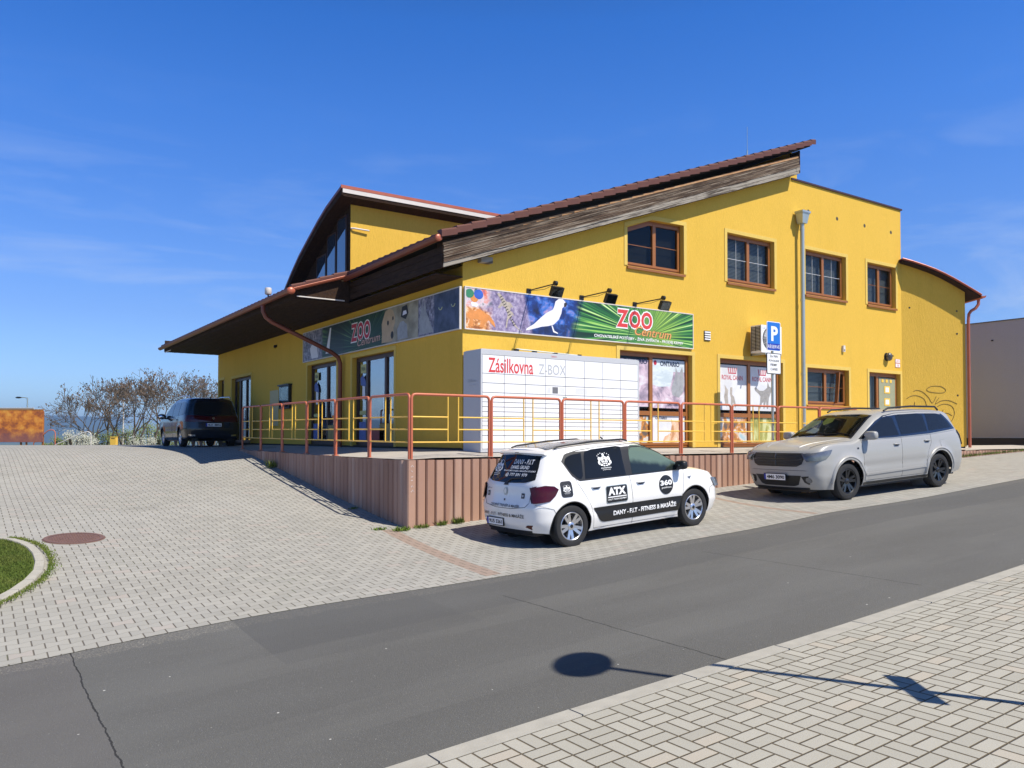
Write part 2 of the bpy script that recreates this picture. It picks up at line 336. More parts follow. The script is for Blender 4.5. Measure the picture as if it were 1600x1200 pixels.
def m_glass(name,tint,refl=1.0,tr=.55):
    m=Mt(name); t=m.t; fr=t.nodes.new('ShaderNodeFresnel'); fr.inputs[0].default_value=1.52; g=t.nodes.new('ShaderNodeBsdfGlossy'); g.inputs['Roughness'].default_value=.015; g.inputs['Color'].default_value=(refl,refl,refl,1)
    tp=t.nodes.new('ShaderNodeBsdfTransparent'); tp.inputs[0].default_value=(*tint,1); mx=t.nodes.new('ShaderNodeMixShader'); bo=N(t,fr.outputs[0])*.45
    t.links.new(bo.o,mx.inputs[0]); t.links.new(tp.outputs[0],mx.inputs[1]); t.links.new(g.outputs[0],mx.inputs[2]); t.links.new(mx.outputs[0],t.nodes['Material Output'].inputs[0]); return m.m
M['glass']=m_glass('window glass',(.62,.66,.66)); M['cglass']=m_glass('tinted car glass',(.42,.46,.42)); M['wglass']=m_glass('windscreen glass',(.62,.68,.62))
def m_blind():
    m=Mt('slatted blind',.6); x,y,z=m.xyz(); s_=(z*28.0).mod(1.0); m.col(m.mix(s_.gt(.45),(.05,.055,.06),(.30,.32,.34))); return m.m
M['blind']=m_blind(); M['curt']=plain('pale curtain',(.40,.43,.45),.8,var=.1)
def m_palis():
    m=Mt('red concrete palisade',.9,spec=.2); f=m.noise(2.2,6,.65,sc=(1,1,.6)); g=m.noise(55,3); h=m.noise(1,3,sc=(2.5,2.5,.3)); x,y,z=m.xyz()
    idn=m.wn((x/.18).floor(),(y/.18).floor()); c=m.mix(f*.45+idn*.55,(.30,.165,.115),(.46,.29,.215)); c=m.mix(g.step(.5,.8)*.25,c,(.2,.12,.09)); c=m.mix(h.step(.5,.72)*.35,c,(.58,.47,.40)); m.col(c); m.bump(g,.5,.006); return m.m
M['palis']=m_palis()
M['slab']=plain('grey brown paving slabs',(.42,.385,.34),.9,var=.22,scale=2.5,bump=.5)
M['cast']=plain('rusty cast iron',(.20,.115,.095),.7,.3,var=.25,scale=12,bump=.8)
M['grass']=m_grass('lawn',(.10,.15,.025),(.17,.19,.045),(.05,.09,.015)); M['weed']=m_grass('weed leaves',(.14,.20,.03),(.2,.22,.05),(.07,.12,.02))
M['far']=m_grass('far meadow',(.10,.13,.03),(.13,.15,.05),(.06,.08,.02))
M['hill']=m_grass('wooded hill',(.035,.06,.03),(.05,.075,.04),(.03,.045,.025))
M['bark']=plain('bark',(.10,.075,.055),.9,var=.3,scale=8); M['pod']=plain('dry seed pods',(.15,.105,.075),.9,var=.35,scale=1)
M['leafy']=plain('fresh leaves',(.15,.19,.04),.7,var=.45,scale=1.2); M['blossom']=plain('white blossom',(.42,.43,.36),.8,var=.25,scale=1.2)
M['gravel']=plain('gravel',(.2,.19,.17),.9,var=.3,scale=6)
# ================= GROUND
xs_road=[-30,-26]+lin(-22,27,98)+[30,36,45,60,80]
EDGE=lambda x:-5.42+.03*math.sin(x*.9)
def st(o,n=None): return tag(o,kind='structure')
st(sheet('paved_parking',lin(-22,27,98),EDGE,lambda x:23.5 if x<-1 else 20.0,60,M['pav']))
st(sheet('road',xs_road,-9.74,EDGE,10,M['asph'],off=-.004))
st(sheet('pavement',xs_road,-24,-9.86,14,M['bask'],off=0,zf=lambda x,y:zg(x,-9.8)+.118+.012*(-9.86-y)))
def kerb():
    mb=MB(); x=-24.; i=0
    while x<40:
        x2=x+1.0; g=.006; pr=[(-9.71,-.2),(-9.705,.10),(-9.722,.122),(-9.855,.125),(-9.86,.1),(-9.86,-.2)]; j=random.uniform(-.004,.004)
        vs=[(xx,y+j,zg(xx,-9.78)+z) for xx in(x+g,(x+x2)/2,x2-g) for y,z in pr]; n=6
        fs=[(s_*n+k,s_*n+k+1,(s_+1)*n+k+1,(s_+1)*n+k) for s_ in(0,1) for k in range(5)]+[tuple(range(n)),tuple(range(2*n,3*n))[::-1]]
        mb.add(vs,fs); x=x2
    return st(mb.build('kerb',M['curb'],fix=True))
kerb()
def tz(x,y):
    d=math.hypot(x+8,y+14)
    if y<=23.5 or d<30: 
        zz=min(zg(x,max(y,-24)),.35)-.12-.01*max(0,abs(x)-22)
    else: zz=.30-.045*(y-23.5) if y<80 else .30-.045*56.5-.02*(y-80)
    if d>30 and y<=23.5: zz=zg(x,y)-.12-.04*max(0,abs(x)-30)
    return max(zz,-22)
gx=[-6000,-3000,-1500,-700,-300,-150,-80]+lin(-60,60,60)+[80,150,300,700,1500,3000,6000]
gy=[-300,-100,-50]+lin(-30,80,55)+[90,110,150,220,300,450,700,1200,2000,3200,5000,7000]
mb=MB(); mb.add([(x,y,tz(x,y)) for x in gx for y in gy],[(i*len(gy)+j,(i+1)*len(gy)+j,(i+1)*len(gy)+j+1,i*len(gy)+j+1) for i in range(len(gx)-1) for j in range(len(gy)-1)])
st(mb.build('terrain',M['far'],smooth=180))
def hill():
    mb=MB(); vs=[]; nx,ny=120,8
    for i in range(nx+1):
        a=-.15+1.75*i/nx   # bearing from +Y towards -X
        for j in range(ny+1):
            r=3300+j*240; t=j/ny; hgt=(118+9*math.sin(a*7+1)+4*math.sin(a*23)+2*math.sin(a*61))*math.sin(min(1,t*1.15)*pi/2)**1.2
            if t>.92: hgt*=.8
            vs.append((-8-r*math.sin(a),-14+r*math.cos(a),-24+hgt*1.14 if j else -40))
    mb.add(vs,[(i*(ny+1)+j,(i+1)*(ny+1)+j,(i+1)*(ny+1)+j+1,i*(ny+1)+j+1) for i in range(nx) for j in range(ny)])
    return st(mb.build('hills',M['hill'],smooth=180))
hill()
# lawn island with its kerb at the left edge
isl=[(-7.72,-.36),(-7.58,-.5),(-7.46,-.75),(-7.37,-1.1),(-7.33,-1.5),(-7.33,-1.95),(-7.38,-2.4),(-7.5,-2.8),(-7.66,-3.15),(-7.85,-3.45),(-8.1,-3.75),(-8.4,-4.0),(-8.9,-4.25)]
mb=MB()
for a in range(len(isl)-1):
    (x0,y0),(x1,y1)=isl[a],isl[a+1]; d=Vector((x1-x0,y1-y0,0)).normalized(); nrm=Vector((d.y,-d.x,0))*.055
    vs=[]
    for (x,y) in((x0+d.x*.006,y0+d.y*.006),(x1-d.x*.006,y1-d.y*.006)):
        for w,h in((-1,-.1),(-1,.035),(-.85,.05),(.85,.05),(1,.035),(1,-.1)): vs.append((x+nrm.x*w,y+nrm.y*w,zg(x,y)+h))
    mb.add(vs,[(k,k+1,7+k,6+k) for k in range(5)]+[tuple(range(6)),tuple(range(6,12))[::-1]])
st(mb.build('island_kerb',M['curb'],fix=True))
mb=MB(); pts=[(-9.6,-.2)]+[(-8.6,-.25)]+isl+[(-9.6,-4.3)]; c=(-8.6,-2.2)
vs=[(c[0],c[1],zg(*c)+.05)]+[(x,y,zg(x,y)+.028) for x,y in pts]
mb.add(vs,[(0,i,i+1) for i in range(1,len(pts))]); st(mb.build('lawn_soil',M['grass']))
def blades(area,n,h,mat,name,wide=.006):
    mb=MB()
    for _ in range(n):
        x,y=area(); z=zg(x,y)+.03; a=random.uniform(0,2*pi); hh=h*random.uniform(.5,1.3); l=random.uniform(-.6,.6)*hh; w=wide*random.uniform(.7,1.5)
        dx,dy=math.cos(a)*w,math.sin(a)*w; b=random.uniform(0,2*pi)
        mb.add([(x-dx,y-dy,z),(x+dx,y+dy,z),(x+math.cos(b)*l,y+math.sin(b)*l,z+hh)],[(0,1,2)])
    return mb.build(name,mat)
def inisl():
    while True:
        x=random.uniform(-8.9,-7.36); y=random.uniform(-4.0,-.45)
        xb=np.interp(-y,[ -q[1] for q in isl],[q[0] for q in isl])-.07
        if x<xb: return x,y
tag(blades(inisl,26000,.035,M['grass'],'lawn_grass'),'short mossy green grass inside the curved kerb at the left edge','grass',kind='stuff')
def onrim():
    i=random.randrange(len(isl)-2); t=random.random(); x=isl[i][0]*(1-t)+isl[i+1][0]*t; y=isl[i][1]*(1-t)+isl[i+1][1]*t
    return x+.10+abs(random.gauss(0,.045)),y+random.gauss(0,.02)
tag(blades(onrim,2600,.025,M['weed'],'kerb_weeds'),'thin weeds and moss growing along the outer side of the curved kerb','weeds',kind='stuff')
# manhole
mh=(-6.80,-.50); t=thing('manhole_cover','round rusty brown ribbed manhole cover set in the grey pavers','manhole cover')
sl=Vector((zg(mh[0]+.4,mh[1])-zg(mh[0]-.4,mh[1]),zg(mh[0],mh[1]+.4)-zg(mh[0],mh[1]-.4),0))/.8
def mhf(x,y,z): return (mh[0]+x,mh[1]+y,zg(*mh)+x*sl.x+y*sl.y+z)
mb=MB()
for r0,r1,z0,z1 in((.39,.405,.002,.010),(.335,.39,.014,.012)):
    n=48; vs=[mhf(r*math.cos(2*pi*k/n),r*math.sin(2*pi*k/n),z) for r,z in((r1,z0),(r0,z1)) for k in range(n)]; mb.add(vs,[(k,(k+1)%n,n+(k+1)%n,n+k) for k in range(n)])
mb.build('frame',M['cast'],t,fix=True)
mb=MB(); n=48; mb.poly([mhf(.332*math.cos(2*pi*k/n),.332*math.sin(2*pi*k/n),.009) for k in range(n)])
for i in range(-9,10):
    for j in range(-9,10):
        x,y=i*.034,j*.034
        if math.hypot(x,y)<.31:
            s_=.012; hh=.011; vv=[mhf(x+a*s_,y+b*s_*.55,c_) for c_ in(.009,.009+hh*.5) for a,b in((-1,-1),(1,-1),(1,1),(-1,1))]
            mb.add(vv,[(4,5,6,7),(0,1,5,4),(1,2,6,5),(2,3,7,6),(3,0,4,7)])
mb.build('lid',M['cast'],t)
# ================= PLATFORM with palisade wall
PX0,PY0=-1.995,-1.558
def zplat(x,y):
    d=min(max(0,-y) if x>0 else 9,9); dx=max(0,-x); dist=max(max(0,-y),max(0,-x))
    return .445-.062*min(dist,2.1)
XE=24.
mb=MB(); th=.0
pxs=[PX0+.03]+lin(-1.9,0,4)+lin(.5,XE,30); pys=[PY0+.03]+lin(-1.4,0,4)+lin(.5,14,20)
vs=[(x,y,zplat(x,y)) for x in pxs for y in pys]; ny=len(pys)
fs=[(i*ny+j,(i+1)*ny+j,(i+1)*ny+j+1,i*ny+j+1) for i in range(len(pxs)-1) for j in range(ny-1) if pys[j]<0 or pxs[i]<0]
mb.add(vs,fs); st(mb.build('platform_paving',M['slab']))
# slab joints and cast edge along the rim
mb=MB(); 
zt=.315
for k in range(0,140):  # right (sunny) side
    x=PX0+.18*k
    if x>XE: break
    h=zt+random.uniform(-.008,.006)
    pr=[(x+.009,PY0+.020),(x+.028,PY0-.004),(x+.152,PY0-.004),(x+.171,PY0+.020),(x+.171,PY0+.16),(x+.009,PY0+.16)]
    zb=zg(x,PY0)-.15; mb.add([(a,b,zb) for a,b in pr]+[(a,b,h) for a,b in pr],[(6,7,8,9,10,11)]+[(i,(i+1)%6,6+(i+1)%6,6+i) for i in range(6)])
for k in range(1,56):  # left (shaded) side
    y=PY0+.18*k
    if y>8.6: break
    h=zt+.04*min(1,max(0,y)/8)+random.uniform(-.012,.006)
    pr=[(PX0+.020,y+.009),(PX0+.16,y+.009),(PX0+.16,y+.171),(PX0+.020,y+.171),(PX0-.004,y+.152),(PX0-.004,y+.028)]
    zb=min(zg(PX0,y),h)-.15; mb.add([(a,b,zb) for a,b in pr]+[(a,b,h) for a,b in pr],[(6,7,8,9,10,11)]+[(i,(i+1)%6,6+(i+1)%6,6+i) for i in range(6)])
mb.box((PX0+.05,PY0+.05,-1.2),(XE,PY0+.15,zt-.05),1); mb.box((PX0+.05,PY0+.05,-1.2),(PX0+.15,8.6,zt-.05),1)
rw=mb.build('retaining_wall',[M['palis'],M['plinth']]); tag(rw,'reddish concrete palisade wall holding up the raised walkway of the yellow shop','retaining wall')
# chalk-like scribble on the corner block
mb=MB()
for z,sg in((.20,[(0,0),(.02,.03),(.05,.0)]),(.12,[(0,.02),(.03,.0)]),(.03,[(0,0),(.035,.01)]),(-.05,[(0,.02),(.03,.03)]),(-.14,[(0,0),(.02,.03),(.04,0)]),(-.22,[(0,0),(.03,.035),(.05,0)])):
    mb.tube([(PX0+.07+a,PY0-.006,z+b) for a,b in sg],.003,4)
mb.build('scribble',M['wht'],rw)
# dark drip gap / shadow joint lines in the walkway surface
# ================= RAILING PANELS
def rail_panel(name,label,A,B,za,zb,grp):
    "A,B = (x,y) of the two posts; local frame along A->B"
    A=Vector((A[0],A[1],0));B=Vector((B[0],B[1],0)); d=(B-A); L=d.length; d.normalize(); t=thing(name,label,'railing',(A.x,A.y,za),(0,0,math.atan2(d.y,d.x)),grp)
    H=1.12; g=.028; dz=(zb-za); P=lambda u,z:(u,0,z+dz*u/L)
    pts=[P(g,0),P(g,H-.07),P(g+.012,H-.03),P(g+.04,H-.006),P(g+.09,H),P(L-g-.09,H),P(L-g-.04,H-.006),P(L-g-.012,H-.03),P(L-g,H-.07),P(L-g,0)]
    mb=MB(); mb.tube(pts,.0245,10); 
    for u in(g,L-g): mb.box((u-.045,-.045,-.01+dz*u/L),(u+.045,.045,.006+dz*u/L))
    mb.build('post_frame',M['railr'],t,smooth=40)
    m0,m1=L*.455,L*.585; r=.0125
    for u in(m0,m1): MB().tube([P(u,.30),P(u,H)],r,8).build('upright',M['raily'],t,smooth=40)
    MB().tube([P(g,.30),P(L-g,.30)],r,8).build('bottom_bar',M['raily'],t,smooth=40)
    for z in(.52,.735):
        MB().tube([P(g,z),P(m0,z)],r,8).build('cross_bar',M['raily'],t,smooth=40); MB().tube([P(m1,z),P(L-g,z)],r,8).build('cross_bar',M['raily'],t,smooth=40)
    return t
ordn=['first','second','third','fourth','fifth','sixth','seventh','eighth']
pc=(-1.895,-1.458)
for i in range(8):
    rail_panel('railing_panel','red and yellow railing panel, %s right of the corner%s'%(ordn[i],['',' before the parcel locker',' behind the white car roof',' behind the white car windscreen',' in front of the cat posters',' beside the parking sign pole',' behind the grey car bonnet',' hidden behind the grey car'][i]),(pc[0]+1.616*i,pc[1]),(pc[0]+1.616*(i+1),pc[1]),.315,.315,'red and yellow railing panels on the walkway edge')
for i in range(6):
    rail_panel('railing_panel','red and yellow railing panel, %s left of the corner on the shaded side'%ordn[i],(pc[0],pc[1]+1.646*i),(pc[0],pc[1]+1.646*(i+1)),.315+.0114*i,.315+.0114*(i+1),'red and yellow railing panels on the walkway edge')
# weeds at the foot of the palisade
def tuft(x,y,r,n,h,label):
    mb=MB()
    for _ in range(n):
        a=random.uniform(0,2*pi); rr_=r*random.random()**.6; px_,py_=x+rr_*math.cos(a),y+min(.0 if y>PY0-.05 else 9,rr_*math.sin(a)*.5); z=zg(px_,py_); b=random.uniform(0,2*pi); hh=h*random.uniform(.3,1); l=hh*random.uniform(.3,1.1); w=random.uniform(.004,.012)
        c=Vector((px_,py_,z)); d=Vector((math.cos(b)*l,math.sin(b)*l,hh)); s_=Vector((-math.sin(b),math.cos(b),0))*w
        mb.add([c,c+d*.5+s_,c+d,c+d*.5-s_],[(0,1,2,3)])
    o=mb.build('weed_tuft',M['weed']); tag(o,label,'weeds','weed tufts at the foot of the palisade wall'); return o
for k,(x,y,r,n,h,lb) in enumerate([(-2.15,PY0-.12,.16,150,.09,'green weed tuft right at the corner of the palisade wall'),(-2.45,PY0+.1,.14,70,.06,'low weed patch on the pavers just left of the wall corner'),(-1.75,PY0-.06,.14,110,.08,'flat weed patch under the first sunny palisade blocks'),(-1.36,PY0-.05,.10,90,.11,'small weed tuft at the wall foot nearest the brown paver row'),(-1.02,PY0-.05,.11,110,.14,'taller weed tuft at the wall foot beside the white car shadow'),(-2.15,.35,.10,60,.05,'sparse weeds in the shadow at the dark side of the wall'),(-2.12,5.2,.12,90,.26,'dark leafy weed standing against the shaded palisade wall'),(3.05,PY0-.05,.07,60,.16,'weed tuft at the wall foot in front of the white car bonnet')]): tuft(x,y,r,n,h,lb)
def lowweed():
    x=random.uniform(12.5,24); return x,PY0-abs(random.gauss(0,.04))
tag(blades(lowweed,1500,.09,M['weed'],'wall_grass'),'strip of grass along the low end of the palisade wall','grass',kind='stuff')
# ================= BUILDING
B=thing('yellow_building','yellow rendered two-storey shop building with sloping brown roofs on a raised walkway','building')
FX=lambda u,v,w:(u,-w,v)          # sunny facade (u=X, v=Z, w outward)
FY=lambda u,v,w:(-w,u,v)          # shaded facade (u=Y)
def wall(name,f,u0,u1,top,bot,ops,mat,depth=.18,parent=B,flip=False,brk=()):
    "ops: (u0,u1,z0,topfn or z1)"
    us=sorted(set([u0,u1]+[q for o in ops for q in o[:2]]+list(brk)+[q for o in ops if len(o)>4 for q in o[4]])); us=[u for u in us if u0<=u<=u1]
    T=lambda fn,u:fn(u) if callable(fn) else fn; mb=MB()
    for a,b in zip(us[:-1],us[1:]):
        m_=(a+b)/2; cur=[(T(bot,a),T(bot,b))]; hs_=sorted([o for o in ops if o[0]<=m_<=o[1]],key=lambda o:o[2])
        la,lb=T(bot,a),T(bot,b)
        for o in hs_:
            if min(o[2]-la,o[2]-lb)>1e-4: mb.poly([f(a,la,0),f(b,lb,0),f(b,o[2],0),f(a,o[2],0)])
            la,lb=T(o[3],a),T(o[3],b); e=-depth
            mb.poly([f(a,la,0),f(b,lb,0),f(b,lb,e),f(a,la,e)]); mb.poly([f(a,o[2],0),f(a,o[2],e),f(b,o[2],e),f(b,o[2],0)])
        mb.poly([f(a,la,0),f(b,lb,0),f(b,T(top,b),0),f(a,T(top,a),0)])
    for o in ops:
        for u,sg in((o[0],1),(o[1],-1)):
            p=[f(u,o[2],0),f(u,T(o[3],u),0),f(u,T(o[3],u),-depth),f(u,o[2],-depth)]; mb.poly(p if sg>0 else p[::-1])
    return mb.build(name,mat,parent,fix=True)
def trimband(f,o,parent=B,w=.095,t=.014):
    T=lambda u:o[3](u) if callable(o[3]) else o[3]; mb=MB(); F=lambda a,b:mb.box(a,b,0,lambda v:Vector(f(v.x,v.y,v.z)))
    F((o[0]-w,o[2],0),(o[0],T(o[0]),t)); F((o[1],o[2],0),(o[1]+w,T(o[1]),t))
    us=[o[0]]+(list(o[4]) if len(o)>4 else [])+[o[1]]
    for a,b in zip(us[:-1],us[1:]):
        a2=a-w if a==o[0] else a; b2=b+w if b==o[1] else b; za,zb=T(a),T(b)
        vs=[f(a2,za,0),f(b2,zb,0),f(b2,zb+w,0),f(a2,za+w,0),f(a2,za,t+.001),f(b2,zb,t+.001),f(b2,zb+w,t+.001),f(a2,za+w,t+.001)]
        mb.add([Vector(q) for q in vs],[(4,5,6,7),(0,1,5,4),(2,3,7,6),(1,2,6,5),(3,0,4,7)])
    return mb.build('window_trim',M['trim'],parent,fix=True)
def window(f,o,parent=B,splits=(.5,),fr=None,bars=True,back='blind',sill=True,name='window',dep=.18,trans=None,tilt=None,fw_=.055):
    fr=fr or M['brownf']; T=lambda u:o[3](u) if callable(o[3]) else o[3]; u0,u1,z0=o[:3]; D=dep
    G=lambda mb,a,b,m=0:mb.box(a,b,m,lambda v:Vector(f(v.x,v.y,v.z)))
    mb=MB(); us=[u0]+(list(o[4]) if len(o)>4 else [])+[u1]
    G(mb,(u0,z0,-D),(u0+fw_,T(u0)-fw_,-D+.06)); G(mb,(u1-fw_,z0,-D),(u1,T(u1)-fw_,-D+.06)); G(mb,(u0+fw_,z0,-D+.001),(u1-fw_,z0+fw_+.01,-D+.058))
    for a,b in zip(us[:-1],us[1:]):
        za,zb=T(a),T(b); mb.add([Vector(f(*q)) for q in((a,za-fw_,-D),(b,zb-fw_,-D),(b,zb,-D),(a,za,-D),(a,za-fw_,-D+.061),(b,zb-fw_,-D+.061),(b,zb,-D+.061),(a,za,-D+.061))],[(4,5,6,7),(0,1,5,4)])
    W_=mb.build(name,[fr,M['dbrownf']],parent)
    edges=[u0+fw_]+[u0+(u1-u0)*s_ for s_ in splits]+[u1-fw_]
    for k,(a,b) in enumerate(zip(edges[:-1],edges[1:])):
        s_=.05; sm=MB(); za=z0+fw_+.01; pts=[a]+[q for q in us[1:-1] if a<q<b]+[b]; tf=lambda u:T(u)-fw_-.002
        tr=trans
        G(sm,(a,za,-D+.012),(a+s_,tf(a),-D+.078)); G(sm,(b-s_,za,-D+.012),(b,tf(b),-D+.078)); G(sm,(a+s_,za,-D+.014),(b-s_,za+s_,-D+.076))
        for p,q in zip(pts[:-1],pts[1:]):
            sm.add([Vector(f(*x)) for x in((p,tf(p)-s_,-D+.02),(q,tf(q)-s_,-D+.02),(q,tf(q),-D+.02),(p,tf(p),-D+.02),(p,tf(p)-s_,-D+.074),(q,tf(q)-s_,-D+.074),(q,tf(q),-D+.074),(p,tf(p),-D+.074))],[(4,5,6,7),(0,1,5,4)])
        if tr: G(sm,(a+s_,tr-.05,-D+.02),(b-s_,tr+.05,-D+.075))
        sm.build('sash',fr,W_)
        g=MB(); zz=[za+s_]+[za+s_] ; poly=[f(a+s_,za+s_,-D+.04),f(b-s_,za+s_,-D+.04)]+[f(min(max(q,a+s_),b-s_),tf(q)-s_,-D+.04) for q in pts[::-1]]
        g.poly(poly); g.build('pane',M['glass'],W_,fix=True)
        if bars:
            bm_=MB(); zm=(za+T((a+b)/2)-fw_)/2; G(bm_,(a+s_,zm-.006,-D+.043),(b-s_,zm+.006,-D+.052)); 
            if bars==2: um=(a+b)/2; G(bm_,(um-.005,za+s_,-D+.044),(um+.005,tf(um)-s_,-D+.051))
            bm_.build('glazing_bar',M['zgrey'] if bars==2 else M['brownf'],W_)
    bk=MB(); pl=[f(u0,z0,-D-.07),f(u1,z0,-D-.07)]+[f(q,T(q),-D-.07) for q in us[::-1]]; bk.poly(pl)
    bk.build('blind' if back in('blind','curt') else 'dark_room',M[back],W_,fix=True)
    if sill:
        sb=MB(); sb.add([Vector(f(*q)) for q in((u0-.02,z0-.012,-D+.05),(u1+.02,z0-.012,-D+.05),(u1+.02,z0-.075,.05),(u0-.02,z0-.075,.05),(u0-.02,z0+.004,-D+.06),(u1+.02,z0+.004,-D+.06),(u1+.02,z0-.02,.05),(u0-.02,z0-.02,.05))],[(4,5,6,7),(3,2,6,7),(0,1,2,3),(0,3,7,4),(1,5,6,2)])
        sb.build('sill',M['brownf'],W_,fix=True)
    return W_
# --- sunny facade
w1top=lambda u:5.52+.36*(u-4.37) if u<5.16 else 5.804+.02*(u-5.16)
O1=(4.37,6.20,4.64,w1top,(5.16,)); O2=(7.75,9.60,4.64,5.89); O3=(10.92,12.80,4.64,5.89); O4=(13.86,15.36,4.64,5.89)
OD1=(4.13,6.47,.46,2.69); OD2=(7.46,9.92,.46,2.69); O5=(10.97,12.90,1.60,2.63); OD3=(13.91,15.56,.46,2.64)
facade=[O1,O2,O3,O4,OD1,OD2,O5,OD3]
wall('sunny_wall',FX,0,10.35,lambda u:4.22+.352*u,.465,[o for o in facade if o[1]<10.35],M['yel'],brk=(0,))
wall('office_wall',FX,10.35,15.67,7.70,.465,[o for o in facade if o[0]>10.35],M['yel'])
for o in facade: trimband(FX,o)
window(FX,O1,bars=True,back='dark',splits=(.52,)); window(FX,O2,bars=2); window(FX,O3,bars=2,back='blind'); window(FX,O4,bars=True)
window(FX,O5,bars=True)
w=window(FX,OD1,splits=(.46,),bars=False,back='dark',sill=False,name='shop_window',trans=1.27); w2_=window(FX,OD2,splits=(.5,),bars=False,back='dark',sill=False,name='shop_window',trans=1.27)
w3_=window(FX,OD3,splits=(.36,),bars=False,back='curt',sill=False,name='entrance_door')
ux=(OD3[0]+.36*1.65)
G=lambda a,b,m,n:MB().box(a,b,0,lambda v:Vector(FX(v.x,v.y,v.z))).build(n,m,w3_)
for k in range(3): G((ux+.22+k*.22,2.37,-.10),(ux+.32+k*.22,2.46,-.096),M['raily'],'decor_square')
for z in(2.15,1.78,1.42,1.08): G((ux+.36,z-.11,-.10),(ux+.66,z+.11,-.0965),M['raily'],'decor_square'); G((ux+.42,z-.07,-.096),(ux+.60,z+.07,-.093),M['wht'],'decor_pane')
mb=MB(); mb.box((ux+.09,.46,-.12),(OD3[1]-.1,2.5,-.105),0,lambda v:Vector(FX(v.x,v.y,v.z))); mb.build('door_leaf',plain('pale olive door panel',(.30,.31,.20),.5),w3_)
mb=MB(); mb.tube([FX(ux+.13,1.45,-.05),FX(ux+.25,1.45,-.05)],.012); mb.build('handle',M['chrome'],w3_)
# brown bar standing in for the tilted-open sash's shadow on the lower window
MB().box((12.35,1.68,-.10),(12.39,2.56,-.0),0,lambda v:Vector(FX(v.x+ (v.y-1.68)*.12,v.y,v.z))).build('sash_shadow_piece',M['brownf'],B)
# plinths, back walls
MB().box((0.03,.03,.2),(15.65,.06,.47)).build('plinth',M['plinth'],B)
MB().box((.03,.03,.2),(.06,18.4,.50)).build('plinth',M['plinth'],B)
# --- shaded facade
OL=[(3.05,5.46,.48,2.70),(6.49,8.66,.48,2.74),(14.12,16.5,.48,2.82),(17.55,18.30,1.30,2.86)]
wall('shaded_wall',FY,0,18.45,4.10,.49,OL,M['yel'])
for o in OL: trimband(FY,o)
D4=window(FY,OL[0],splits=(.28,.72),bars=False,back='dark',sill=False,name='shop_door',fr=M['dbrownf']); D3=window(FY,OL[1],splits=(.42,),bars=False,back='dark',sill=False,name='shop_door',fr=M['dbrownf'])
D2=window(FY,OL[2],splits=(.38,.7),bars=False,back='dark',sill=False,name='shop_door',fr=M['dbrownf']); window(FY,OL[3],splits=(.5,),bars=False,back='dark',name='window',fr=M['dbrownf'])
def flat(f,pts,w,mat,name,par,thick=.002):
    mb=MB(); mb.prism(pts,lambda a,b,c:Vector(f(a,b,c)),w-thick,w); return mb.build(name,mat,par,fix=True)
def rect(a,b,c,d): return [(a,c),(b,c),(b,d),(a,d)]
ylab=plain('pale yellow sticker',(.50,.47,.16),.5); bluev=plain('blue poster print',(.07,.12,.35),.5,var=.6,scale=9)
colr=plain('bright bag print',(.35,.25,.06),.5,var=.9,scale=7); redp=plain('red crate',(.28,.03,.02),.5)
for D,(u0,u1) in((D4,(3.05,5.46)),(D3,(6.49,8.66))):
    L_=u1-u0
    flat(FY,rect(u1-.62 if D is D4 else u1-.60,u1-.30,2.30,2.52),-.105,ylab,'sticker',D); 
    flat(FY,rect(u1-.70,u1-.24,1.26,1.36),-.105,ylab,'sticker',D)
    flat(FY,rect(u1-.56,u1-.40,1.62,1.98),-.105,M['wht'],'sticker',D)
    flat(FY,rect(u0+.18,u0+.28+.3*L_,.62,1.02),-.105,colr,'poster',D); flat(FY,rect(u1-.66,u1-.22,.62,1.08),-.105,bluev,'poster',D)
    flat(FY,[(u1-.62,1.95),(u1-.3,2.0),(u1-.28,2.18),(u1-.42,2.26),(u1-.58,2.12)],-.105,bluev,'poster',D)
flat(FY,rect(3.8,4.5,.62,.92),-.105,redp,'poster',D4)
mb=MB(); put_text(mb,'VISA',FY,5.12,4.88,2.36,2.45,-.098); put_text(mb,'VISA',FY,8.32,8.1,2.36,2.45,-.098); mb.build('lettering',M['blk'],D4)
for D,u in((D4,3.73),(D3,7.38),(D2,15.0)): MB().tube([FY(u,1.25,-.06),FY(u,1.65,-.06)],.014).build('handle',M['chrome'],D)
# --- roofs
TZ=lambda x:4.61+.361*(x+.66)
def slab(x0,x1,y0,y1,t=.05,zoff=0):
    mb=MB(); 
    vs=[(x,y,TZ(x)+zoff-d) for d in(t,0) for x,y in((x0,y0),(x1,y0),(x1,y1),(x0,y1))]
    mb.add(vs,[(3,2,1,0),(4,5,6,7),(0,1,5,4),(1,2,6,5),(2,3,7,6),(3,0,4,7)]); return mb
# corrugated tile field: ribs along the slope
def tiles(x0,x1,y0,y1):
    mb=MB(); vs=[]; per=.30; n=int((y1-y0)/per*8); NX=int((x1-x0)/.34)
    ys_=[y0+(y1-y0)*j/n for j in range(n+1)]; prof=[.022*(1-abs(math.sin(pi*(y-y0)/per))**.7) for y in ys_]
    xs_=[]
    for i in range(NX): xs_+= [(x0+.34*i,.018),(min(x0+.34*(i+1),x1),.0)]
    for x,dz in xs_:
        for y,p in zip(ys_,prof): vs.append((x,y,TZ(x)-.02+p+dz))
    m_=n+1
    fs=[(i*m_+j,(i+1)*m_+j,(i+1)*m_+j+1,i*m_+j+1) for i in range(len(xs_)-1) for j in range(n)]
    # front closing strip at the eave
    k=len(vs); vs+=[(x0,y,TZ(x0)-.06) for y in ys_]; fs+=[(j,j+1,k+j+1,k+j) for j in range(n)]
    mb.add(vs,fs); return mb
def tbase(): pass
rf=slab(-.66,10.83,-.26,18.55,.10,-.03).build('roof',M['soffit'],B)
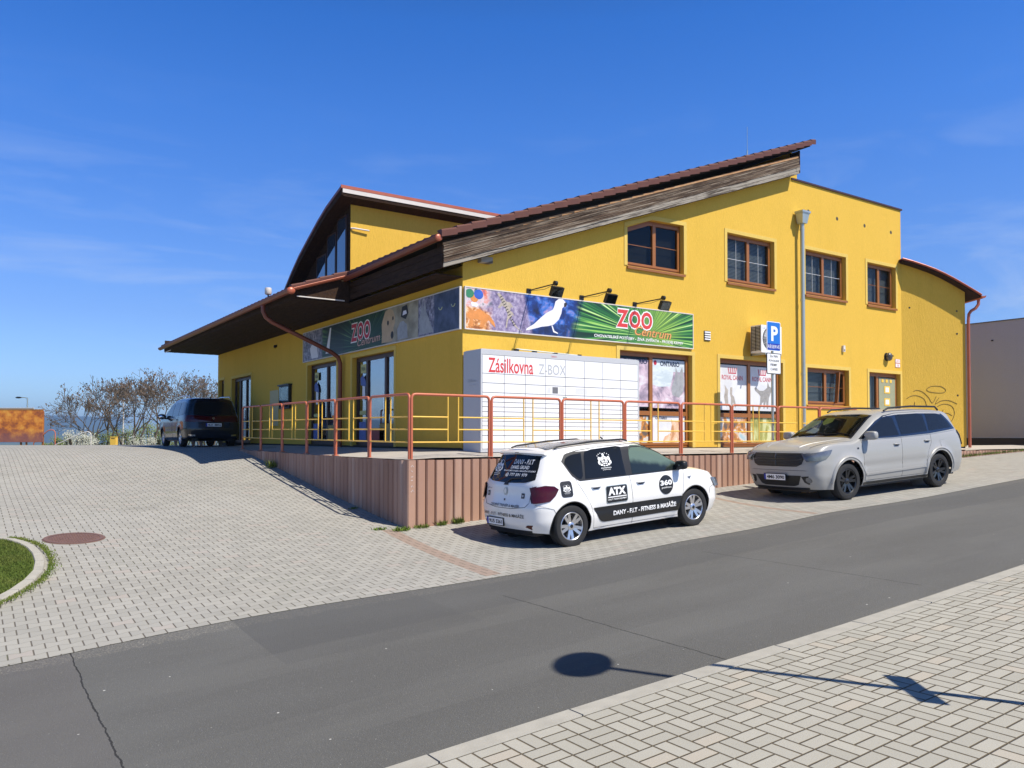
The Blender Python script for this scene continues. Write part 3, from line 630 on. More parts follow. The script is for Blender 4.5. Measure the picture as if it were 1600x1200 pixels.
tiles(-.70,10.85,-.30,18.6).build('tile_field',M['tile'],rf)
rf2=slab(-2.0,-.66,4.24,18.5,.08,-.03).build('roof',M['soffit'],B)
tiles(-2.04,-.69,4.22,18.6).build('tile_field',M['tile'],rf2)
mb=MB(); L_=math.hypot(1,.361); sx=1/L_; i=0; x=-.70
while x<10.75:
    x2=min(x+.335,10.87); h=.03
    vs=[]
    for xx,lift in((x,.045),(x2+.012,.012)):
        z=TZ(xx)+lift; vs+=[(xx,-.40,z-.135),(xx,-.405,z-.02),(xx,-.375,z+.012),(xx,-.20,z+.012)]
    mb.add(vs,[(0,1,5,4),(1,2,6,5),(2,3,7,6),(0,4,7,3),(0,3,2,1),(4,5,6,7)]); x=x2
mb.build('verge_tile_row',M['tile'],rf,fix=True)
mb=MB(); x=-2.04
while x<-.72:
    x2=min(x+.335,-.70)
    vs=[]
    for xx,lift in((x,.04),(x2+.012,.012)):
        z=TZ(xx)+lift; vs+=[(xx,4.14,z-.10),(xx,4.135,z-.02),(xx,4.16,z+.012),(xx,4.30,z+.012)]
    mb.add(vs,[(0,1,5,4),(1,2,6,5),(2,3,7,6),(0,4,7,3),(0,3,2,1),(4,5,6,7)]); x=x2
mb.build('verge_tile_row',M['tile'],rf2,fix=True)
# high end of the roof
MB().box((10.36,.02,7.60),(10.62,10,8.45)).build('roof_end_wall',M['yel'],B)
# weathered fascia boards along the sunny verge
def plankrun(x0,x1,zl,y,n,h,mat,name,lip=.008):
    mb=MB()
    for k in range(n):
        zb0=zl(x0)+h*k; zb1=zl(x1)+h*k; yy=y-(lip*((k*7)%3)); cuts=sorted([x0,x1]+[random.uniform(x0,x1) for _ in range(2)])
        for a,b in zip(cuts[:-1],cuts[1:]):
            za,zb=zl(a)+h*k,zl(b)+h*k; dy=random.uniform(-.004,.004)
            vs=[(a+.002,yy+dy,za+.004),(b-.002,yy+dy,zb+.004),(b-.002,yy+dy,zb+h-.003),(a+.002,yy+dy,za+h-.003),(a+.002,yy+.022,za+.004),(b-.002,yy+.022,zb+.004),(b-.002,yy+.022,zb+h-.003),(a+.002,yy+.022,za+h-.003)]
            mb.add(vs,[(0,1,2,3),(3,2,6,7),(1,0,4,5),(1,5,6,2),(0,3,7,4)])
    return mb.build(name,mat,B,fix=True)
ZF=lambda x:3.95+.3505*(x+.6)
plankrun(-.60,10.32,ZF,-.29,5,.085,M['fascia'],'fascia_boards')
plankrun(-.60,10.32,lambda x:ZF(x)+.43,-.275,1,.05,M['orangewood'],'fascia_top_strip')
mb=MB(); vs=[(x,y,ZF(x)+o_) for x in(-.58,10.3) for y,o_ in((-.265,.0),(0.0,.0),(0.,.50),(-.265,.50))]; mb.add(vs,[(0,1,2,3),(4,7,6,5),(0,4,5,1),(1,5,6,2),(2,6,7,3),(3,7,4,0)]); mb.build('verge_box',M['soffit'],B,fix=True)
MB().box((10.30,-.30,7.80),(10.33,.0,8.40)).build('fascia_end',M['soffit'],B)
MB().box((.35,-.14,ZF(.4)-.10),(.62,0,ZF(.4)+.02)).build('rafter_stub',M['fascia'],B)
# shaded eaves: boards, soffits, gutters
mb=MB()
for k in range(3): mb.box((-.615+.006*(k%2),-.27,3.95+.14*k),(-.59,4.2,4.083+.14*k))
mb.build('eave_boards',M['soffit'],B)
mb=MB(); 
for k in range(5): mb.box((-.60+.12*k,-.0,3.865+.003*(k%2)),(-.483+.12*k,4.22,3.89))
for k in range(15): mb.box((-1.93+.13*k,4.22,3.862+.003*(k%2)),(-1.803+.13*k,18.5,3.885))
mb.build('soffit_boards',M['soffit'],B)
mb=MB(); mb.box((-1.95,4.20,3.88),(-1.925,18.5,4.06)); mb.box((-1.93,18.48,3.88),(0,18.51,4.30)); mb.build('eave_boards',M['soffit'],B)
mb=MB(); vs=[(-1.93,4.20,3.88),(-.62,4.20,3.88),(-.62,4.20,TZ(-.62)-.06),(-1.93,4.20,TZ(-1.93)-.06)]; mb.add(vs,[(0,1,2,3)]); mb.build('eave_side_board',M['soffit'],B)
MB().box((-1.95,17.4,3.83),(-1.93,18.4,3.86)).build('pale_batten',M['whiteed'],B)
MB().box((-1.90,4.17,3.90),(-.75,4.19,3.925)).build('pale_batten',M['whiteed'],B)
def gutter(p0,p1,r,out,mat,name,n=10,caps=True):
    "half-round gutter between two points, opening up"
    p0,p1=Vector(p0),Vector(p1); d=(p1-p0).normalized(); s_=Vector((0,0,1)).cross(d).normalized(); mb=MB(); vs=[]
    for p in(p0,p1):
        for rad in(r,r-.008):
            for k in range(n+1):
                a=pi+pi*k/n; vs.append(p+s_*rad*math.cos(a)+Vector((0,0,1))*rad*math.sin(a))
    q=n+1
    fs=[(k,k+1,2*q+k+1,2*q+k) for k in range(n)]+[(q+k+1,q+k,3*q+k,3*q+k+1) for k in range(n)]+[(0,2*q,3*q,q),(n,q+n,3*q+n,2*q+n)]
    if caps: fs+=[tuple(range(q)),tuple(range(2*q,3*q))[::-1]]
    mb.add(vs,fs); mb.tube([p0+s_*r+Vector((0,0,.004)),p1+s_*r+Vector((0,0,.004))],.009,6); mb.tube([p0-s_*r+Vector((0,0,.004)),p1-s_*r+Vector((0,0,.004))],.009,6)
    return mb.build(name,mat,B,smooth=50,fix=True)
g1=gutter((-.74,-.33,4.50),(-.74,4.15,4.44),.075,0,M['dcopper'],'gutter')
g2=gutter((-2.08,4.08,4.02),(-2.08,18.55,4.0),.075,0,M['dcopper'],'gutter')
gutter((-2.02,4.08,4.06),(-.80,4.10,4.47),.055,0,M['copper'],'gutter_run')
MB().sphere((-2.08,4.05,4.0),.10,.05,.085,n=14).build('gutter_end',M['copper'],B,smooth=180)
MB().sphere((-.74,-.35,4.49),.08,.03,.07,n=14).build('gutter_end',M['copper'],B,smooth=180)
MB().tube([(-2.06,6.15,3.96),(-2.06,6.14,3.80),(-2.0,6.12,3.66),(-1.86,6.10,3.55),(-.34,6.0,2.88),(-.16,6.0,2.76),(-.10,6.0,2.6),(-.10,6.0,.45)],.055,12).build('downpipe',M['dcopper'],B,smooth=60)
# --- upper volume
UY=5.62
wall('upper_wall',FX and (lambda u,v,w:(u,UY-w,v)),0,5.2,6.98,4.4,[],M['yel'])
arc=[(5.24,6.99),(5.64,6.88),(6.27,6.70),(6.90,6.45),(7.58,6.14),(8.3,5.80),(8.92,5.43),(9.57,4.99),(10.1,4.55)]
def azi(y): return float(np.interp(y,[a for a,b in arc],[b for a,b in arc]))
mb=MB(); ys_=lin(UY,10.3,16); vs=[(0,y,4.2) for y in ys_]+[(0,y,azi(y)-.1) for y in ys_]; mb.add(vs,[(i,i+1,18+i,17+i) for i in range(16)])
mb.build('upper_gable_boards',M['soffit'],B)
mb=MB()
for t0,t1,x0,x1,m_ in((0,.075,-.42,5.6,0),(.075,.22,-.40,5.55,1)):
    vs=[(x,y,z-t) for x in(x0,x1) for t in(t0,t1) for y,z in arc]; n=len(arc)
    mb.add(vs,[(i,i+1,n+i+1,n+i) for i in range(n-1)]+[(2*n+i,3*n+i,3*n+i+1,2*n+i+1) for i in range(n-1)]+[(i,2*n+i,2*n+i+1,i+1) for i in range(n-1)]+[(n+i,n+i+1,3*n+i+1,3*n+i) for i in range(n-1)]+[(0,n,3*n,2*n)],m_)
mb.build('upper_roof',[M['dcopper'],M['soffit']],B,fix=True)
mb=MB(); mb.box((-.43,5.215,6.925),(5.6,5.238,7.005)); mb.build('upper_roof_edge',M['copper'],B)
mb=MB(); mb.box((-.38,5.22,6.82),(5.6,5.24,6.922)); mb.build('upper_roof_trim',M['whiteed'],B)
mb=MB(); mb.box((-.36,5.245,6.74),(5.5,UY-.01,6.77)); mb.build('upper_soffit',M['soffit'],B)
for k,(y0,y1,z1) in enumerate(((5.80,6.42,6.45),(6.50,7.12,6.15),(7.2,7.9,5.7))):
    W_=MB().box((-.045,y0,4.7),(-.01,y1,z1)).build('upper_window',M['dbrownf'],B); mb=MB(); mb.poly([(-.05,y0+.05,4.75),(-.05,y0+.05,z1-.05),(-.05,y1-.05,z1-.05-.0*k),(-.05,y1-.05,4.75)]); mb.build('pane',Mt('upper glass',.02,spec=1.0,coat=1).col((.03,.05,.08)).m,W_)
MB().tube([(-.0,UY-.02,6.05),(.08,UY-.06,6.05),(.48,UY-.08,6.04)],.022,8).build('wall_stub_pipe',M['whiteed'],B)
# --- office block coping, back, right wall
MB().box((10.33,-.04,7.70),(15.71,12,7.745)).build('coping',M['dbrownf'],B)
MB().box((15.60,.02,.4),(15.665,12,7.68)).build('office_side_wall',M['yel'],B)
MB().box((.1,18.38,.4),(10,18.44,4.2)).build('rear_wall',M['yel'],B)
for x in(11.09,12.41,13.76,15.14): 
    mb=MB(); mb.lathe([(.001,-.004),(.045,-.004),(.055,0)],16,'y',(x,0,6.95)); mb.build('roof_vent_hole',M['plinth'],B)
# rain hopper and grey downpipe
hp_=MB(); hp_.box((10.42,-.30,6.78),(10.78,-.04,6.83)); hp_.add([(10.45,-.28,6.78),(10.75,-.28,6.78),(10.75,-.05,6.78),(10.45,-.05,6.78),(10.50,-.24,6.50),(10.70,-.24,6.50),(10.70,-.06,6.50),(10.50,-.06,6.50)],[(0,1,5,4),(1,2,6,5),(2,3,7,6),(3,0,4,7),(4,5,6,7)]); 
hp_.box((10.44,-.29,6.76),(10.76,-.04,6.779)); H_=hp_.build('rain_hopper',M['galv'],B)
dpb=MB(); dpb.tube([(10.6,-.15,6.55),(10.6,-.15,6.38),(10.62,-.14,.45)],.055,12)
for z in(6.32,4.4,2.4): dpb.tube([(10.61,-.14,z),(10.61,-.14,z+.05)],.064,12)
dpb.build('grey_downpipe',M['galv'],B,smooth=50)
# --- curved corner volume turned 25 degrees towards the road
th=R(33); tdir=Vector((math.cos(th),-math.sin(th),0)); ndir=Vector((-math.sin(th),-math.cos(th),0)); O_=Vector((15.672,0,0))
FR=lambda u,v,w:tuple(O_+tdir*u+ndir*w+Vector((0,0,v)))
arcR=[(-.10,6.16),(.2,6.08),(.6,5.95),(.9,5.84),(1.19,5.71),(1.5,5.55),(1.78,5.39),(2.05,5.23),(2.33,5.06)]
aR=lambda u:float(np.interp(u,[a for a,b in arcR],[b for a,b in arcR]))
us=lin(0,1.98,14); mb=MB(); vs=[FR(u,.43,0) for u in us]+[FR(u,aR(u)-.02,0) for u in us]; mb.add(vs,[(i,i+1,16+i,15+i) for i in range(14)])
e=[FR(1.98,.43,0),FR(1.98,.43,-9),FR(1.98,aR(1.98)-.02,-9),FR(1.98,aR(1.98)-.02,0)]; mb.poly(e); mb.build('corner_wall',M['yel'],B,fix=True)
mb=MB(); mb.box((0.02,.2,-.04),(1.95,.435,-.02),0,lambda v:Vector(FR(v.x,v.y,v.z))); mb.build('plinth',M['plinth'],B)
mb=MB(); n=len(arcR)
for t0,t1,o_,m_ in((-.0,.035,.29,0),(.035,.085,.27,1)):
    vs=[FR(u,z-t,w_) for w_ in(o_,-9) for t in(t0,t1) for u,z in arcR]
    mb.add(vs,[(i,i+1,n+i+1,n+i) for i in range(n-1)]+[(i,2*n+i,2*n+i+1,i+1) for i in range(n-1)]+[(n+i,n+i+1,3*n+i+1,3*n+i) for i in range(n-1)]+[(n-1,2*n-1,4*n-1,3*n-1)],m_)
mb.build('curved_roof',[M['copper'],M['soffit']],B,fix=True)
mb=MB(); pts=[FR(u,z,.30) for u,z in arcR]; mb.tube(pts,.02,6); mb.build('curved_roof_edge',M['copper'],B)
q=lambda u,v,w:FR(u,v,w)
gutter(q(2.38,5.02,.32),q(2.38,5.02,-8),.07,0,M['copper'],'gutter')
MB().tube([q(2.38,4.96,.05),q(2.37,4.80,.05),q(2.28,4.68,.05),q(2.14,4.60,.05),q(2.07,4.50,.05),q(2.05,4.3,.05),q(2.05,.4,.05)],.045,10).build('downpipe',M['copper'],B,smooth=60)
for u,v in((1.72,4.6),(1.72,3.9),(1.72,2.0),(.25,4.7)): MB().lathe([(.001,.0),(.03,.0),(.03,.01)],8,'z',(0,0,0),M=lambda p,u=u,v=v:Vector(FR(u+p.x,v+p.y,.004))).build('anchor_hole',M['black'],B)
# graffiti loops
gb=MB()
def loop(pts,closed=False):
    P=[]; n=len(pts)
    for i in range(n-(0 if closed else 1)):
        p0,p1,p2,p3=[pts[(i+k)%n] if closed else pts[min(max(i+k,0),n-1)] for k in(-1,0,1,2)]
        for s_ in range(6):
            t=s_/6; P.append(tuple(.5*((2*p1[a])+(-p0[a]+p2[a])*t+(2*p0[a]-5*p1[a]+4*p2[a]-p3[a])*t*t+(-p0[a]+3*p1[a]-3*p2[a]+p3[a])*t**3) for a in(0,1)))
    P.append(P[0] if closed else pts[-1]); gb.tube([FR(a,b,.004) for a,b in P],.0075,5)
for pts_,cl_ in [([(0.76, 2.19), (0.91, 2.28), (1.18, 2.28), (1.34, 2.18), (1.29, 2.09), (1.06, 2.08), (0.82, 2.12)], 1), ([(0.35, 2.12), (0.46, 2.16), (0.64, 2.1), (0.81, 1.94), (0.93, 1.77), (1.05, 1.97)], 0), ([(1.14, 1.93), (1.02, 1.74), (1.23, 1.84), (1.47, 1.84), (1.7, 1.74)], 0), ([(0.13, 1.9), (0.28, 1.98), (0.46, 1.99), (0.67, 1.89), (0.75, 1.69)], 0), ([(0.38, 1.79), (0.37, 1.66)], 0), ([(1.08, 1.66), (1.29, 1.74), (1.53, 1.67), (1.61, 1.46), (1.52, 1.22), (1.37, 1.17)], 0), ([(1.2, 1.4), (1.26, 1.56)], 0), ([(1.23, 1.43), (1.38, 1.46), (1.54, 1.38)], 0)]: loop(pts_,bool(cl_))
gb.build('graffiti',plain('faded brown spray paint',(.16,.10,.03),.8),B)
# antenna
MB().tube([(13.42,4.0,7.74),(13.42,4.0,10.3)],.022,6).tube([(13.42,4,10.3),(13.42,4,11.1)],.008,5).build('antenna_mast',M['galv'],B)
# --- grey neighbour
NB=thing('grey_building','plain grey rendered hall wall at the right edge behind the yellow building','building')
mb=MB(); mb.box((24,-3.2,.70),(37,17,5.07)); mb.build('wall',M['greyw'],NB)
MB().box((24.02,-3.18,-.2),(37,17,.695)).build('plinth',M['plinth'],NB); MB().box((23.97,-3.23,5.07),(37.03,17.03,5.11)).build('coping',plain('dark coping',(.12,.12,.13)),NB)
MB().box((23.97,1.2,4.35),(23.995,1.27,4.40)).build('wall_lamp_stub',M['black'],NB)
# ================= BANNERS
def m_banner():
    m=Mt('printed banner sunny side',.45); x,y,z=m.xyz(); n1=m.noise(3.2,5,.6,dist=.4); n2=m.noise(14,5,.6); n3=m.noise(1.6,4)
    # palm leaf rays fanning out of a point
    dx=x-4.95; dz=z-3.05; at=dz._m('ARCTAN2',dx); rr_=m.noise(1,2)*0+at*34.0
    f=m.t.nodes.new('ShaderNodeTexNoise'); f.inputs['Scale'].default_value=1; f.inputs['Detail'].default_value=4; m.t.links.new(m.vec(rr_,(dx*dx+dz*dz)*.10),f.inputs['Vector']); F=N(m.t,f.outputs[0])
    palm=m.ramp(F,[(.36,(.004,.03,.012)),(.46,(.012,.10,.03)),(.53,(.05,.26,.05)),(.60,(.28,.55,.10)),(.70,(.72,.85,.45))])
    gl=((x-5.45).abs().step(.0,.9).inv()); palm=m.mix(gl*.45*F.step(.40,.6),palm,(.62,.80,.08)); palm=m.mix(x.step(2.5,3.3).inv()*.55,palm,(.01,.035,.03))
    rock=m.ramp(n2*.6+n1*.4,[(.35,(.10,.08,.16)),(.5,(.27,.22,.36)),(.65,(.52,.46,.58))])
    blue=m.ramp(n1,[(.36,(.008,.012,.05)),(.48,(.01,.04,.22)),(.56,(.05,.16,.55)),(.68,(.45,.30,.45))])
    dk=z.lt(3.12)*.55; blue=m.mix(dk,blue,(.01,.02,.07))
    crab=m.ramp(n2,[(.36,(.28,.09,.02)),(.5,(.62,.26,.07)),(.62,(.85,.55,.35))]); par=m.ramp(n1,[(.38,(.02,.10,.06)),(.48,(.65,.55,.6)),(.58,(.7,.15,.05)),(.68,(.02,.10,.4))])
    c=m.mix(x.step(.50,.72)._m('MAXIMUM',(z+x*.25).step(3.32,3.40)*(z-x*.35).step(3.12,3.2).inv()*.8),m.mix(z.step(3.27,3.33),crab,par),rock); c=m.mix((x+z*.25).step(2.32,2.42),c,blue); c=m.mix((x-z*.35).step(1.55,1.85),c,palm); m.col(c); return m.m
def m_banner2():
    m=Mt('printed banner shaded side',.45); x,y,z=m.xyz(); n1=m.noise(3.0,5,.6); n2=m.noise(12,5)
    dy=y-4.55; dz=z-2.95; at=dz._m('ARCTAN2',dy)*30.0; f=m.t.nodes.new('ShaderNodeTexNoise'); f.inputs['Scale'].default_value=1; f.inputs['Detail'].default_value=4; m.t.links.new(m.vec(at,(dy*dy)*.1),f.inputs['Vector']); F=N(m.t,f.outputs[0])
    palm=m.ramp(F,[(.40,(.006,.02,.02)),(.54,(.012,.06,.04)),(.64,(.12,.24,.09)),(.74,(.5,.55,.32))])
    vio=m.ramp(n2,[(.35,(.07,.07,.11)),(.55,(.24,.23,.31)),(.7,(.5,.48,.56))]); sand=m.ramp(n1,[(.35,(.22,.19,.13)),(.65,(.42,.38,.28))]); navy=m.ramp(n1,[(.35,(.02,.03,.06)),(.6,(.08,.10,.18))])
    palm=m.mix((y.step(5.6,6.2)*y.step(6.9,7.3).inv())*.8,palm,(.015,.025,.035)); c=m.mix(y.step(7.3,7.5),palm,vio); c=m.mix(y.step(3.2,3.55).inv(),c,sand); c=m.mix(y.step(1.75,1.82).inv(),c,vio); c=m.mix(y.step(1.05,1.12).inv(),c,navy); m.col(c); return m.m
def banner(name,label,f,u0,u1,mat,seams):
    t=thing(name,label,'banner sign'); mb=MB(); mb.box((u0+.02,2.86,.01),(u1-.02,3.675,.05),0,lambda v:Vector(f(v.x,v.y,v.z))); mb.build('print_panel',mat,t)
    mb=MB()
    for a,b in(((u0,2.84,.008),(u1,2.862,.058)),((u0,3.673,.008),(u1,3.695,.058)),((u0,2.862,.008),(u0+.022,3.673,.058)),((u1-.022,2.862,.008),(u1,3.673,.058))): mb.box(a,b,0,lambda v:Vector(f(v.x,v.y,v.z)))
    mb.build('edge_frame',M['whiteed'],t)
    mb=MB()
    for s_ in seams: mb.box((s_-.003,2.863,.05),(s_+.003,3.672,.0515),0,lambda v:Vector(f(v.x,v.y,v.z)))
    mb.build('seam',M['line'],t); return t
b1=banner('shop_banner','colourful zoo shop banner on the sunny wall above the parcel locker','FX' and FX,.02,6.47,m_banner(),(2.55,))
b2=banner('shop_banner','dim zoo shop banner with dog and cat on the shaded wall above the doors',FY,.02,8.91,m_banner2(),(1.78,3.5,5.9,7.4))
orange=plain('orange script',(.72,.33,.10),.5,var=.08); pink=plain('pale pink script',(.55,.35,.30),.5,var=.08); dred=plain('dark red lettering',(.50,.02,.05),.5,var=.05)
def logo(par,f,u0,u1,v0,v1,c1,cu0,cu1,cv0,cv1,cs,sh=.25):
    for nm,mt,bd,w_ in(('letter_outline',M['wht'],.085,.0520),('letters',c1,.035,.0535)):
        mb=MB()
        gw=(u1-u0)/3
        for k,ch in enumerate('ZOO'): 
            e=(.03 if bd>.05 else 0)*(1 if u1>u0 else -1); put_text(mb,ch,lambda a,b,c:f(a+(b-v0)*sh*.12*(1 if u1>u0 else -1),b-(a-u0)*.0,c),u0+gw*k-e,u0+gw*(k+.93)+e,v0-abs(e),v1+abs(e),w_+.0003*k,0,bd,0)
        mb.build(nm,mt,par)
    for nm,mt,bd,w_ in(('script_outline',M['blk'] if cs is orange else M['dark'],.035,.0542),('script',cs,.012,.0555)):
        mb=MB(); put_text(mb,'Centrum',lambda a,b,c:f(a,b+(a-cu0)*(-.03 if cu1>cu0 else -.02),c),cu0,cu1,cv0,cv1,w_,0,bd,.35); mb.build(nm,mt,par)
logo(b1,FX,4.0,5.12,3.20,3.60,M['redtx'],4.55,5.72,3.05,3.26,orange)
mb=MB(); put_text(mb,'CHOVATELSKÉ POTŘEBY - ŽIVÁ ZVÍŘATA - PRODEJ KRMIV',FX,3.34,6.12,2.905,3.01,.0545,0,.02,.12); mb.build('tagline',M['wht'],b1)
logo(b2,FY,5.42,4.25,3.10,3.54,dred,5.02,3.70,2.95,3.14,pink)
def shape(par,f,pts,mat,name,w=.0525,ctr=None):
    mb=MB(); mb.poly([f(a,b,w) for a,b in pts]); o=mb.build(name,mat,par); bm=bmesh.new(); bm.from_mesh(o.data); bmesh.ops.triangulate(bm,faces=bm.faces); bm.to_mesh(o.data); bm.free(); return o
pw=plain('bird white print',(.74,.73,.80),.5,var=.10,scale=5); pbr=plain('lizard print',(.42,.36,.30),.5,var=.55,scale=30); por=plain('crab print',(.66,.25,.06),.5,var=.3,scale=9); pgr=plain('parrot green print',(.03,.20,.10),.5,var=.4); pbl=plain('parrot blue print',(.03,.10,.45),.5,var=.4); py_=plain('parrot yellow print',(.80,.62,.08),.5); ptan=plain('dog print',(.50,.36,.22),.5,var=.3,scale=5); pdk=plain('dark print',(.02,.02,.025),.5); pgy=plain('grey animal print',(.33,.34,.36),.5,var=.45,scale=8)
# cockatoo: tail low left, head high right
shape(b1,FX,[(1.49,2.92),(1.62,2.95),(1.90,3.03),(2.08,3.06),(2.22,3.10),(2.36,3.22),(2.43,3.36),(2.45,3.47),(2.53,3.54),(2.55,3.60),(2.47,3.67),(2.36,3.665),(2.27,3.60),(2.24,3.50),(2.20,3.42),(2.02,3.33),(1.88,3.22),(1.70,3.07),(1.52,2.97)],pw,'cockatoo_print')
shape(b1,FX,[(2.50,3.50),(2.56,3.52),(2.585,3.58),(2.55,3.61),(2.50,3.58)],pdk,'beak_print',.0535)
shape(b1,FX,[(2.16,3.08),(2.19,3.08),(2.24,2.97),(2.34,2.93),(2.33,2.91),(2.21,2.94)],pw,'leg_print',.053)
# lizard body with legs and banded tail
lz=[(.78,3.62),(.84,3.64),(.93,3.56),(1.00,3.48),(1.10,3.47),(1.16,3.40),(1.18,3.36),(1.12,3.38),(1.10,3.30),(1.17,3.26),(1.20,3.18),(1.15,3.22),(1.12,3.12),(1.22,2.98),(1.36,2.89),(1.42,2.87),(1.30,2.95),(1.18,3.08),(1.10,3.16),(1.05,3.10),(1.02,2.95),(.99,2.93),(1.01,3.08),(1.04,3.22),(.98,3.36),(.90,3.38),(.84,3.32),(.80,3.34),(.86,3.42),(.90,3.46),(.84,3.54)]
shape(b1,FX,lz,pbr,'lizard_print')
mb=MB()
for k in range(12): 
    t=k/12; a,b=.86+.36*t,3.58-.60*t; mb.poly([FX(a-.02,b-.03,.0533),FX(a+.04,b+.01,.0533),FX(a+.05,b-.004,.0533),FX(a-.01,b-.044,.0533)])
mb.build('lizard_bands',pdk,b1)
shape(b1,FX,[(.06,3.12),(.14,3.24),(.26,3.22),(.36,3.28),(.48,3.20),(.60,3.16),(.72,3.02),(.74,2.92),(.66,2.98),(.58,3.06),(.50,3.0),(.46,2.90),(.36,2.90),(.40,3.04),(.22,3.06),(.20,2.90),(.10,2.90),(.13,3.04)],por,'crab_print')
for c,r_,m_ in(((.13,3.56),.10,pgr),((.34,3.56),.11,pbl),((.24,3.47),.09,por),((.33,3.60),.065,py_),((.16,3.60),.05,pgr)):
    shape(b1,FX,[(c[0]+r_*math.cos(a),c[1]+r_*math.sin(a)*.9) for a in[2*pi*k/14 for k in range(14)]],m_,'parrot_print',.0525+r_*.01)
shape(b1,FX,[(.15,3.38),(.24,3.42),(.34,3.35),(.30,3.30),(.18,3.31)],pw,'parrot_print',.0529)
# shaded banner: dog, duck, monkey, rabbits, cat eyes
shape(b2,FY,[(3.62,2.90),(3.60,3.10),(3.62,3.35),(3.52,3.50),(3.42,3.62),(3.2,3.66),(3.02,3.60),(2.92,3.45),(2.92,3.30),(3.0,3.2),(2.98,3.02),(3.05,2.90)],ptan,'dog_print')
for c,r_ in(((3.28,3.34),.05),((3.02,3.42),.04),((3.06,3.04),.075)): shape(b2,FY,[(c[0]+r_*math.cos(a),c[1]+r_*1.2*math.sin(a)) for a in[2*pi*k/10 for k in range(10)]],pdk,'dog_feature',.0537)
shape(b2,FY,[(2.78,2.90),(2.80,3.15),(2.66,3.28),(2.5,3.30),(2.32,3.2),(2.28,2.90)],pgy,'monkey_print'); shape(b2,FY,[(2.62,3.40),(2.56,3.62),(2.32,3.64),(2.25,3.45),(2.38,3.32)],pdk,'duck_print'); shape(b2,FY,[(2.54,3.42),(2.50,3.52),(2.36,3.52),(2.32,3.44)],pw,'duck_mark',.0537)
shape(b2,FY,[(1.72,2.90),(1.74,3.2),(1.66,3.40),(1.60,3.64),(1.55,3.40),(1.48,3.62),(1.42,3.36),(1.30,3.2),(1.1,2.90)],pgy,'rabbit_print')
for y in(.80,.28):
    mb=MB(); mb.tube([FY(y+.07*math.cos(a),3.38+.055*math.sin(a),.054) for a in[pi+pi*k/8 for k in range(9)]],.010,5); mb.build('cat_eye_print',plain('pale eye',(.5,.55,.35),.5),b2)
shape(b2,FY,[(8.2,2.90),(8.35,3.2),(8.0,3.4),(7.8,3.2),(7.7,2.9)],pw,'chick_print'); shape(b2,FY,[(7.15,2.95),(6.85,3.62),(6.75,3.62),(6.9,2.95)],pw,'bird_print')
# ================= SPOTLIGHTS
def spot(x,label):
    t=thing('spotlight',label,'spotlight',(x,0,3.76),group='black spotlights on long arms above the banner')
    MB().box((-.05,-.03,-.05),(.05,0,.05)).build('wall_bracket',M['black'],t)
    MB().tube([(0,-.02,.01),(0,-.93,.012)],.013,8).build('arm',M['black'],t,smooth=60)
    mb=MB(); mb.tube([(-.03,-.93,.02),(.03,-.93,.02)],.05,12); mb.build('joint',M['black'],t,smooth=50)
    a=Matrix.Translation(Vector((0,-.96,-.15)))@Matrix.Rotation(R(-62),4,'X')
    mb=MB(); mb.box((-.14,-.10,-.05),(.14,.10,.03),0,a)
    for k in range(6): mb.box((-.12,-.08+.03*k,.03),(.12,-.072+.03*k,.055),0,a)
    mb.build('lamp_head',M['black'],t)
    mb=MB(); mb.box((-.125,-.085,-.054),(.125,.085,-.051),0,a); mb.build('lens',M['glass'],t)
    MB().tube([(0.03,-.05,.0),(.05,-.5,-.03),(.02,-.9,.01)],.005,5).build('cable',M['black'],t)
spot(1.60,'black spotlight on an arm above the banner, the left one over the cockatoo'); spot(3.02,'black spotlight on an arm above the banner, the middle one over dark green leaves'); spot(4.59,'black spotlight on an arm above the banner, the right one over the red letters')
# ================= AC unit, vent, bell, lamp, plate
t=thing('air_conditioner','white air conditioner outdoor unit with a round fan beside the blue parking sign','air conditioner',(8.52,-.10,2.86))
MB().box((0,-.33,0),(.80,0,.70)).build('casing',M['zwhite'],t)
mb=MB()
for k in range(17): mb.box((-.012,-.30,.06+.036*k),(-.002,-.02,.078+.036*k))
for k in range(3): mb.box((-.015,-.30+.135*k,.04),(-.001,-.292+.135*k,.67))
mb.build('side_grille',M['black'],t)
mb=MB(); mb.lathe([(.001,-.333),(.27,-.333),(.285,-.338),(.29,-.331)],36,'y',(.34,0,.36)); mb.build('fan_opening',plain('grey fan shadow',(.12,.12,.13)),t)
mb=MB()
for r_ in(.05,.10,.15,.20,.25): mb.tube([(.34+r_*math.cos(2*pi*k/28),-.345,.36+r_*math.sin(2*pi*k/28)) for k in range(29)],.004,4,cap=False)
for k in range(12): a=2*pi*k/12; mb.tube([(.34+.03*math.cos(a),-.345,.36+.03*math.sin(a)),(.34+.285*math.cos(a),-.345,.36+.285*math.sin(a))],.004,4)
mb.build('fan_guard',M['zwhite'],t)
mb=MB()
for k in range(3):
    a=2*pi*k/3+.4; mb.poly([(.34+.05*math.cos(a-.5),-.340,.36+.05*math.sin(a-.5)),(.34+.25*math.cos(a-.35),-.3405,.36+.25*math.sin(a-.35)),(.34+.25*math.cos(a+.45),-.341,.36+.25*math.sin(a+.45)),(.34+.05*math.cos(a+.6),-.3405,.36+.05*math.sin(a+.6))])
mb.build('fan_blade',M['zgrey'],t)
mb=MB()
for x in(.12,.72): mb.box((x,-.36,-.05),(x+.035,.10,-.012)); mb.box((x,.06,-.05),(x+.035,.098,.3))
mb.build('wall_bracket',M['galv'],t)
mb=MB(); put_text(mb,'LG',lambda u,v,w:(u,-.3335,v),.06,.16,.60,.65); mb.build('maker_mark',M['gtx'],t)
